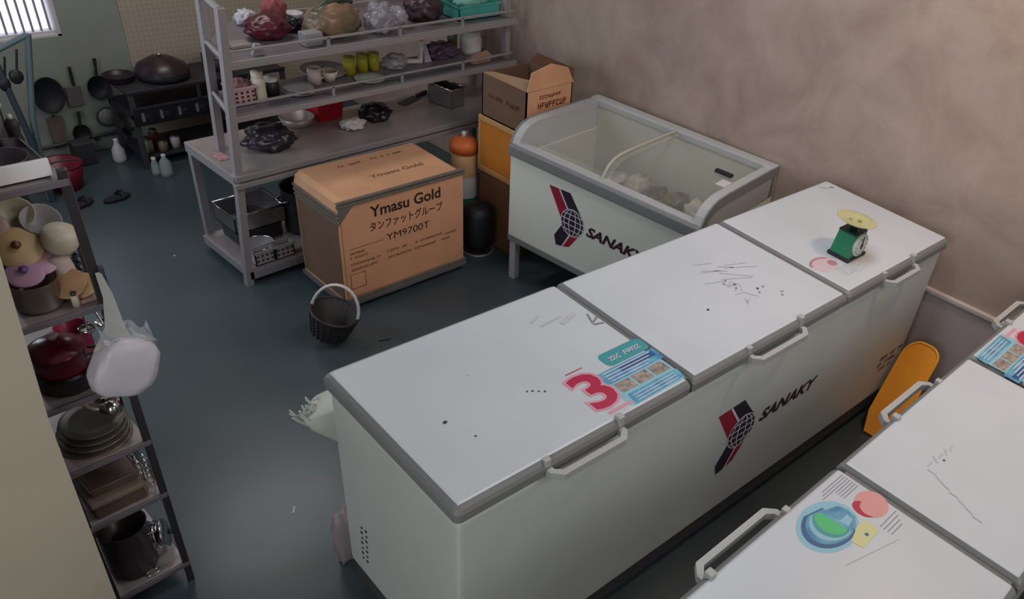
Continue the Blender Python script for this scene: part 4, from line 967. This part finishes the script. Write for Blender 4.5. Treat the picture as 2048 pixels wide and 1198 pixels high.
# ------------------------------------------------------------------ far wall: pans, rail, stove, floor things
Yw = 4.845
def hang_pan(label, x, zc, r, hlen, mat, name='frying_pan'):
    t = thing(name, label, 'pan', (x, Yw-.02, zc)); q = Matrix.Rotation(PI/2, 4, 'X')
    MB().lathe([(0, .0), (r*.8, 0), (r, .03), (r*.96, .032), (r*.78, .006), (0, .006)], seg=22, mtx=q, sx=.86 if hlen == 0 else .95, sy=1.12).build('body', mat, t)
    if hlen: MB().tube([(r*.06, -.02, r*.9), (r*.20, -.022, r+hlen*.5), (r*.30, -.015, r+hlen)], [.011, .009, .012], 6).build('handle', mat, t)
    return t
hang_pan('big black wok hanging on the far wall below the barred window', .652, .435, .105, .0, pan_m, 'wok')
hang_pan('black frying pan with its handle up in the middle of the far wall', .942, .435, .072, .11, pan_m)
hang_pan('small dark pan hanging low on the far wall near the pipe rail', .772, .155, .058, .085, M('dark iron', (40, 36, 36), .6))
t = thing('chopper_board', 'square brownish grill plate with a black handle hanging right of the wok', 'grill plate', (.80, Yw-.02, .40)); MB().box(-.045, .045, -.008, .008, -.07, .06, .004).build('body', M('brown grey steel', (104, 96, 98), .5), t); MB().cyl((.012, 0, .06), (.015, 0, .18), .009).build('handle', black_m, t)
t = thing('brown_board', 'brown cutting board hanging under the wok on the far wall', 'board', (.648, Yw-.02, .20)); MB().box(-.04, .04, -.008, .008, -.085, .085, .004).build('body', brown_board, t); MB().cyl((0, -.004, .085), (0, -.004, .10), .006).build('hook', black_m, t)
t = thing('pan_cover', 'round glass pan lid hanging on the far wall beside the stove', 'lid', (.955, Yw-.02, .225)); MB().lathe([(0, .02), (.05, .012), (.062, 0), (.06, 0), (0, .015)], seg=20, mtx=Matrix.Rotation(PI/2, 4, 'X')).build('body', M('smoky glass', (128, 128, 124), .2), t); MB().tube([(.063*math.cos(q), -.002, .063*math.sin(q)) for q in [2*PI*i/20 for i in range(20)]], .004, 5, True).build('rim', dk_grey, t)
t = thing('pipe_rail', 'dark pipe rail fixed low along the far wall', 'rail', (0, 0, 0)); MB().cyl((.30, Yw-.03, .09), (1.08, Yw-.03, .125), .012, seg=8).build('pipe', dk_grey, t)
for x in (.35, .62, .86, 1.05): MB().box(x-.01, x+.01, Yw-.03, Yw, .08, .115).build('bracket', dk_grey, t)

st = thing('gas_stove', 'dark steel gas stove with a row of knobs against the patterned tiles', 'stove', (.97, 4.40, 0))
SL, SD = 1.05, .375
MB().box(0, SL, .0, SD, .33, .375, .005).build('burner_shelf', castiron, st)
MB().box(0, SL, .0, SD, .495, .51, .003).build('top_grate', castiron, st)
MB().box(0, SL, -.008, .006, .505, .525, .003).build('front_bar', M('dim steel bar', (74, 70, 80), .4, metal=.5), st)
MB().box(.0, SL, -.006, .004, .40, .418, .003).build('front_bar', M('dim steel bar', (74, 70, 80), .4, metal=.5), st)
MB().box(.42, .44, -.006, .004, .41, .51).build('divider', dk_grey, st)
MB().box(0, SL, -.004, .01, .295, .395, .004).build('control_panel', M('dark steel panel', (56, 54, 60), .4, metal=.5), st)
for x in (0.0, SL-.03):
    for y in (0.0, SD-.03): MB().box(x, x+.03, y, y+.03, 0, .50, .003).build('leg', M('dim steel leg', (88, 84, 88), .45, metal=.4), st)
MB().box(.02, SL-.02, .02, SD-.02, .06, .075).build('lower_shelf', dk_grey, st)
for k in range(8):
    x = .09+.115*k
    kb = MB().cyl((x, -.004, .345), (x, -.028, .345), .022, .019).build('knob', black_m, st)
    MB().box(x-.045, x-.026, -.006, -.003, .325, .38).build('marker_plate', M('grey knob plate', (128, 120, 128), .5), kb)
# pots on the stove
def spot(x, y, r, h, label, dome=.05, knobm=chrome):
    t = thing('lidded_pot', label, 'pot', (x, y, .511)); MB().lathe([(0, 0), (r*.9, 0), (r, .02), (r, h), (0, h)], seg=20).build('body', castiron, t)
    L_ = MB().lathe([(r*1.03, h), (r*.9, h+dome*.4), (r*.4, h+dome*.9), (0, h+dome)], seg=20).build('lid', M('dark maroon enamel', (44, 24, 34), .35), t)
    MB().lathe([(0, 0), (.01, 0), (.016, .012), (0, .02)], (0, 0, h+dome), 10).build('knob', knobm, L_)
spot(1.28, 4.60, .16, .05, 'large domed black pot with a shiny knob on the stove', .09)
spot(1.66, 4.62, .10, .09, 'smaller black pot at the right of the stove behind the shelf post', .03)
potr('dark_basin', 'dark basin at the left end of the stove', (1.03, 4.66, .511), .09, .035, M('plum black enamel', (40, 26, 36), .4), handles=None, cat='basin')
for k, (x, y, h, mt, lb) in enumerate(((1.05, 4.50, .09, cream_pl, 'cream jar under the stove, left of the others'), (1.13, 4.47, .07, M('tan jar', (150, 120, 104), .5), 'tan jar under the stove between two others'), (1.22, 4.49, .08, white_pl, 'white jar under the stove beside the tan one'), (1.11, 4.54, .13, M('dull red tin', (110, 48, 50), .5), 'dull red tin standing behind the jars under the stove'))):
    t = thing('spice_jar', lb, 'jar', (x, y, .076)); MB().lathe([(0, 0), (.03, 0), (.03, h*.8), (.022, h*.9), (0, h*.9)], seg=14).build('body', mt, t); MB().lathe([(.024, h*.88), (.024, h), (0, h)], seg=12).build('lid', alu, t)
# floor things at the far end
t = thing('white_jug', 'small white bottle standing on the floor left of the stove', 'bottle', (.90, 4.62, 0)); MB().lathe([(0, 0), (.04, 0), (.042, .02), (.038, .08), (.014, .125), (.012, .14), (0, .14)], seg=14).build('body', white_pl, t); MB().lathe([(.014, .135), (.014, .155), (0, .156)], seg=10).build('cap', white_pl, t)
for k, (x, y) in enumerate(((1.035, 4.25), (.99, 4.30))):
    t = thing('glass_bottle', ('clear plastic bottle on the floor in front of the stove', 'shorter clear bottle just left of the first one on the floor')[k], 'bottle', (x, y, 0)); MB().lathe([(0, 0), (.034-.01*k, 0), (.036-.01*k, .02), (.034-.01*k, .10-.03*k), (.014, .13-.03*k), (.012, .14-.03*k)], seg=14).build('body', M('clear bottle plastic', (190, 205, 205), .15, alpha=.5), t); MB().lathe([(.014, .138-.03*k), (.014, .152-.03*k), (0, .153-.03*k)], seg=10).build('cap', white_pl, t)
t = thing('red_bucket', 'dark red bucket on the floor under the far wall pans', 'bucket', (.50, 4.42, 0)); MB().lathe(cup_prof(.09, .12, .16), seg=20).build('body', M('deep red plastic', (118, 20, 46), .4), t); MB().tube([(.12*math.cos(q), -.02, .15+.03*math.sin(q)) for q in [PI*i/10 for i in range(11)]], .005, 5).build('handle', dk_grey, t)
MB().lathe([(.118, .155), (.126, .158), (.120, .164)], seg=20).build('rim', M('deep red plastic', (118, 20, 46), .4), t)
S(MB().box(-.06, .06, -.05, .05, 0, .15, .008).build('dark_crate', dk_grey), 'dark crate on the floor between the red bucket and the stove', 'crate').location = (.72, 4.70, 0)
for k, (x, y, rz) in enumerate(((.47, 4.13, .5), (.66, 4.10, .25))):
    t = thing('slipper', ('left black rubber slipper nearer the red bucket', 'right black rubber slipper lying alone on the open floor')[k], 'slipper', (x, y, 0), rz, 'slippers on the floor')
    sole = [(u*.085, v*.036*(1 if u < 0 else 1.15)) for u, v in ring(1, 0, 2*PI, 18)[:-1]]
    MB().prism(sole, 0, .018, lambda u, v, h: (u, v, h)).build('sole', slipper_m, t)
    MB().tube([(.02, -.04, .015), (.03, -.02, .04), (.04, 0, .045), (.03, .02, .04), (.02, .04, .015)], .009, 6).build('strap', slipper_m, t)

# teal frame with ladles near the window
t = thing('utensil_frame', 'grey-green steel frame hung with ladles in front of the barred window', 'frame', (0, 0, 0))
MB().tube([(.16, 4.3, .83), (.508, 4.3, .965)], .016, 6).build('top_bar', teal_paint, t)
MB().tube([(.512, 4.3, .97), (.405, 4.3, .50), (.36, 4.3, 0)], .017, 6).build('upright', teal_paint, t)
MB().tube([(.315, 4.27, .86), (.355, 4.27, .44), (.37, 4.27, 0)], .018, 6).build('brace', M('slate blue steel', (62, 70, 80), .5), t)
MB().tube([(.16, 4.3, .83), (.10, 4.3, .4), (.06, 4.3, 0)], .017, 6).build('upright', teal_paint, t)
for k, (x, zt) in enumerate(((.40, .915), (.335, .885))):
    l = thing('ladle', ('long black ladle hanging nearer the corner of the grey-green frame', 'dark skimmer hanging on the grey-green frame left of the ladle')[k], 'ladle', (x, 4.27, zt))
    MB().cyl((.03, 0, -.01), (.0, 0, -.12), .006, seg=6).build('handle', black_m, l); MB().blob((-.012, 0, -.155), (.036-.006*k, .02, .042), .1, 90+k, 2).build('bowl', black_m, l)

# litter
rnd = random.Random(3)
for k, (x, y, l, rz, lb) in enumerate(((.097, 1.156, .035, .9, 'pale sliver of litter on the floor near the rack'), (.619, 3.274, .012, 0, 'tiny white speck on the floor left of the work table'), (1.04, 1.88, .06, -.4, 'dark sliver of litter on the floor behind the freezer'))):
    o = MB().box(-l/2, l/2, -.004, .004, 0, .003).build('litter', litter_m if k < 2 else black_m); o.location = (x, y, 0); o.rotation_euler = (0, 0, rz); tag(o, lb, 'litter')

for o in bpy.data.objects:
    if o.name.split('.')[0] in ('small_print', 'printed_marks', 'energy_print', 'smudge', 'vent', 'slots', 'weave', 'frayed_edge'): o['kind'] = 'stuff'
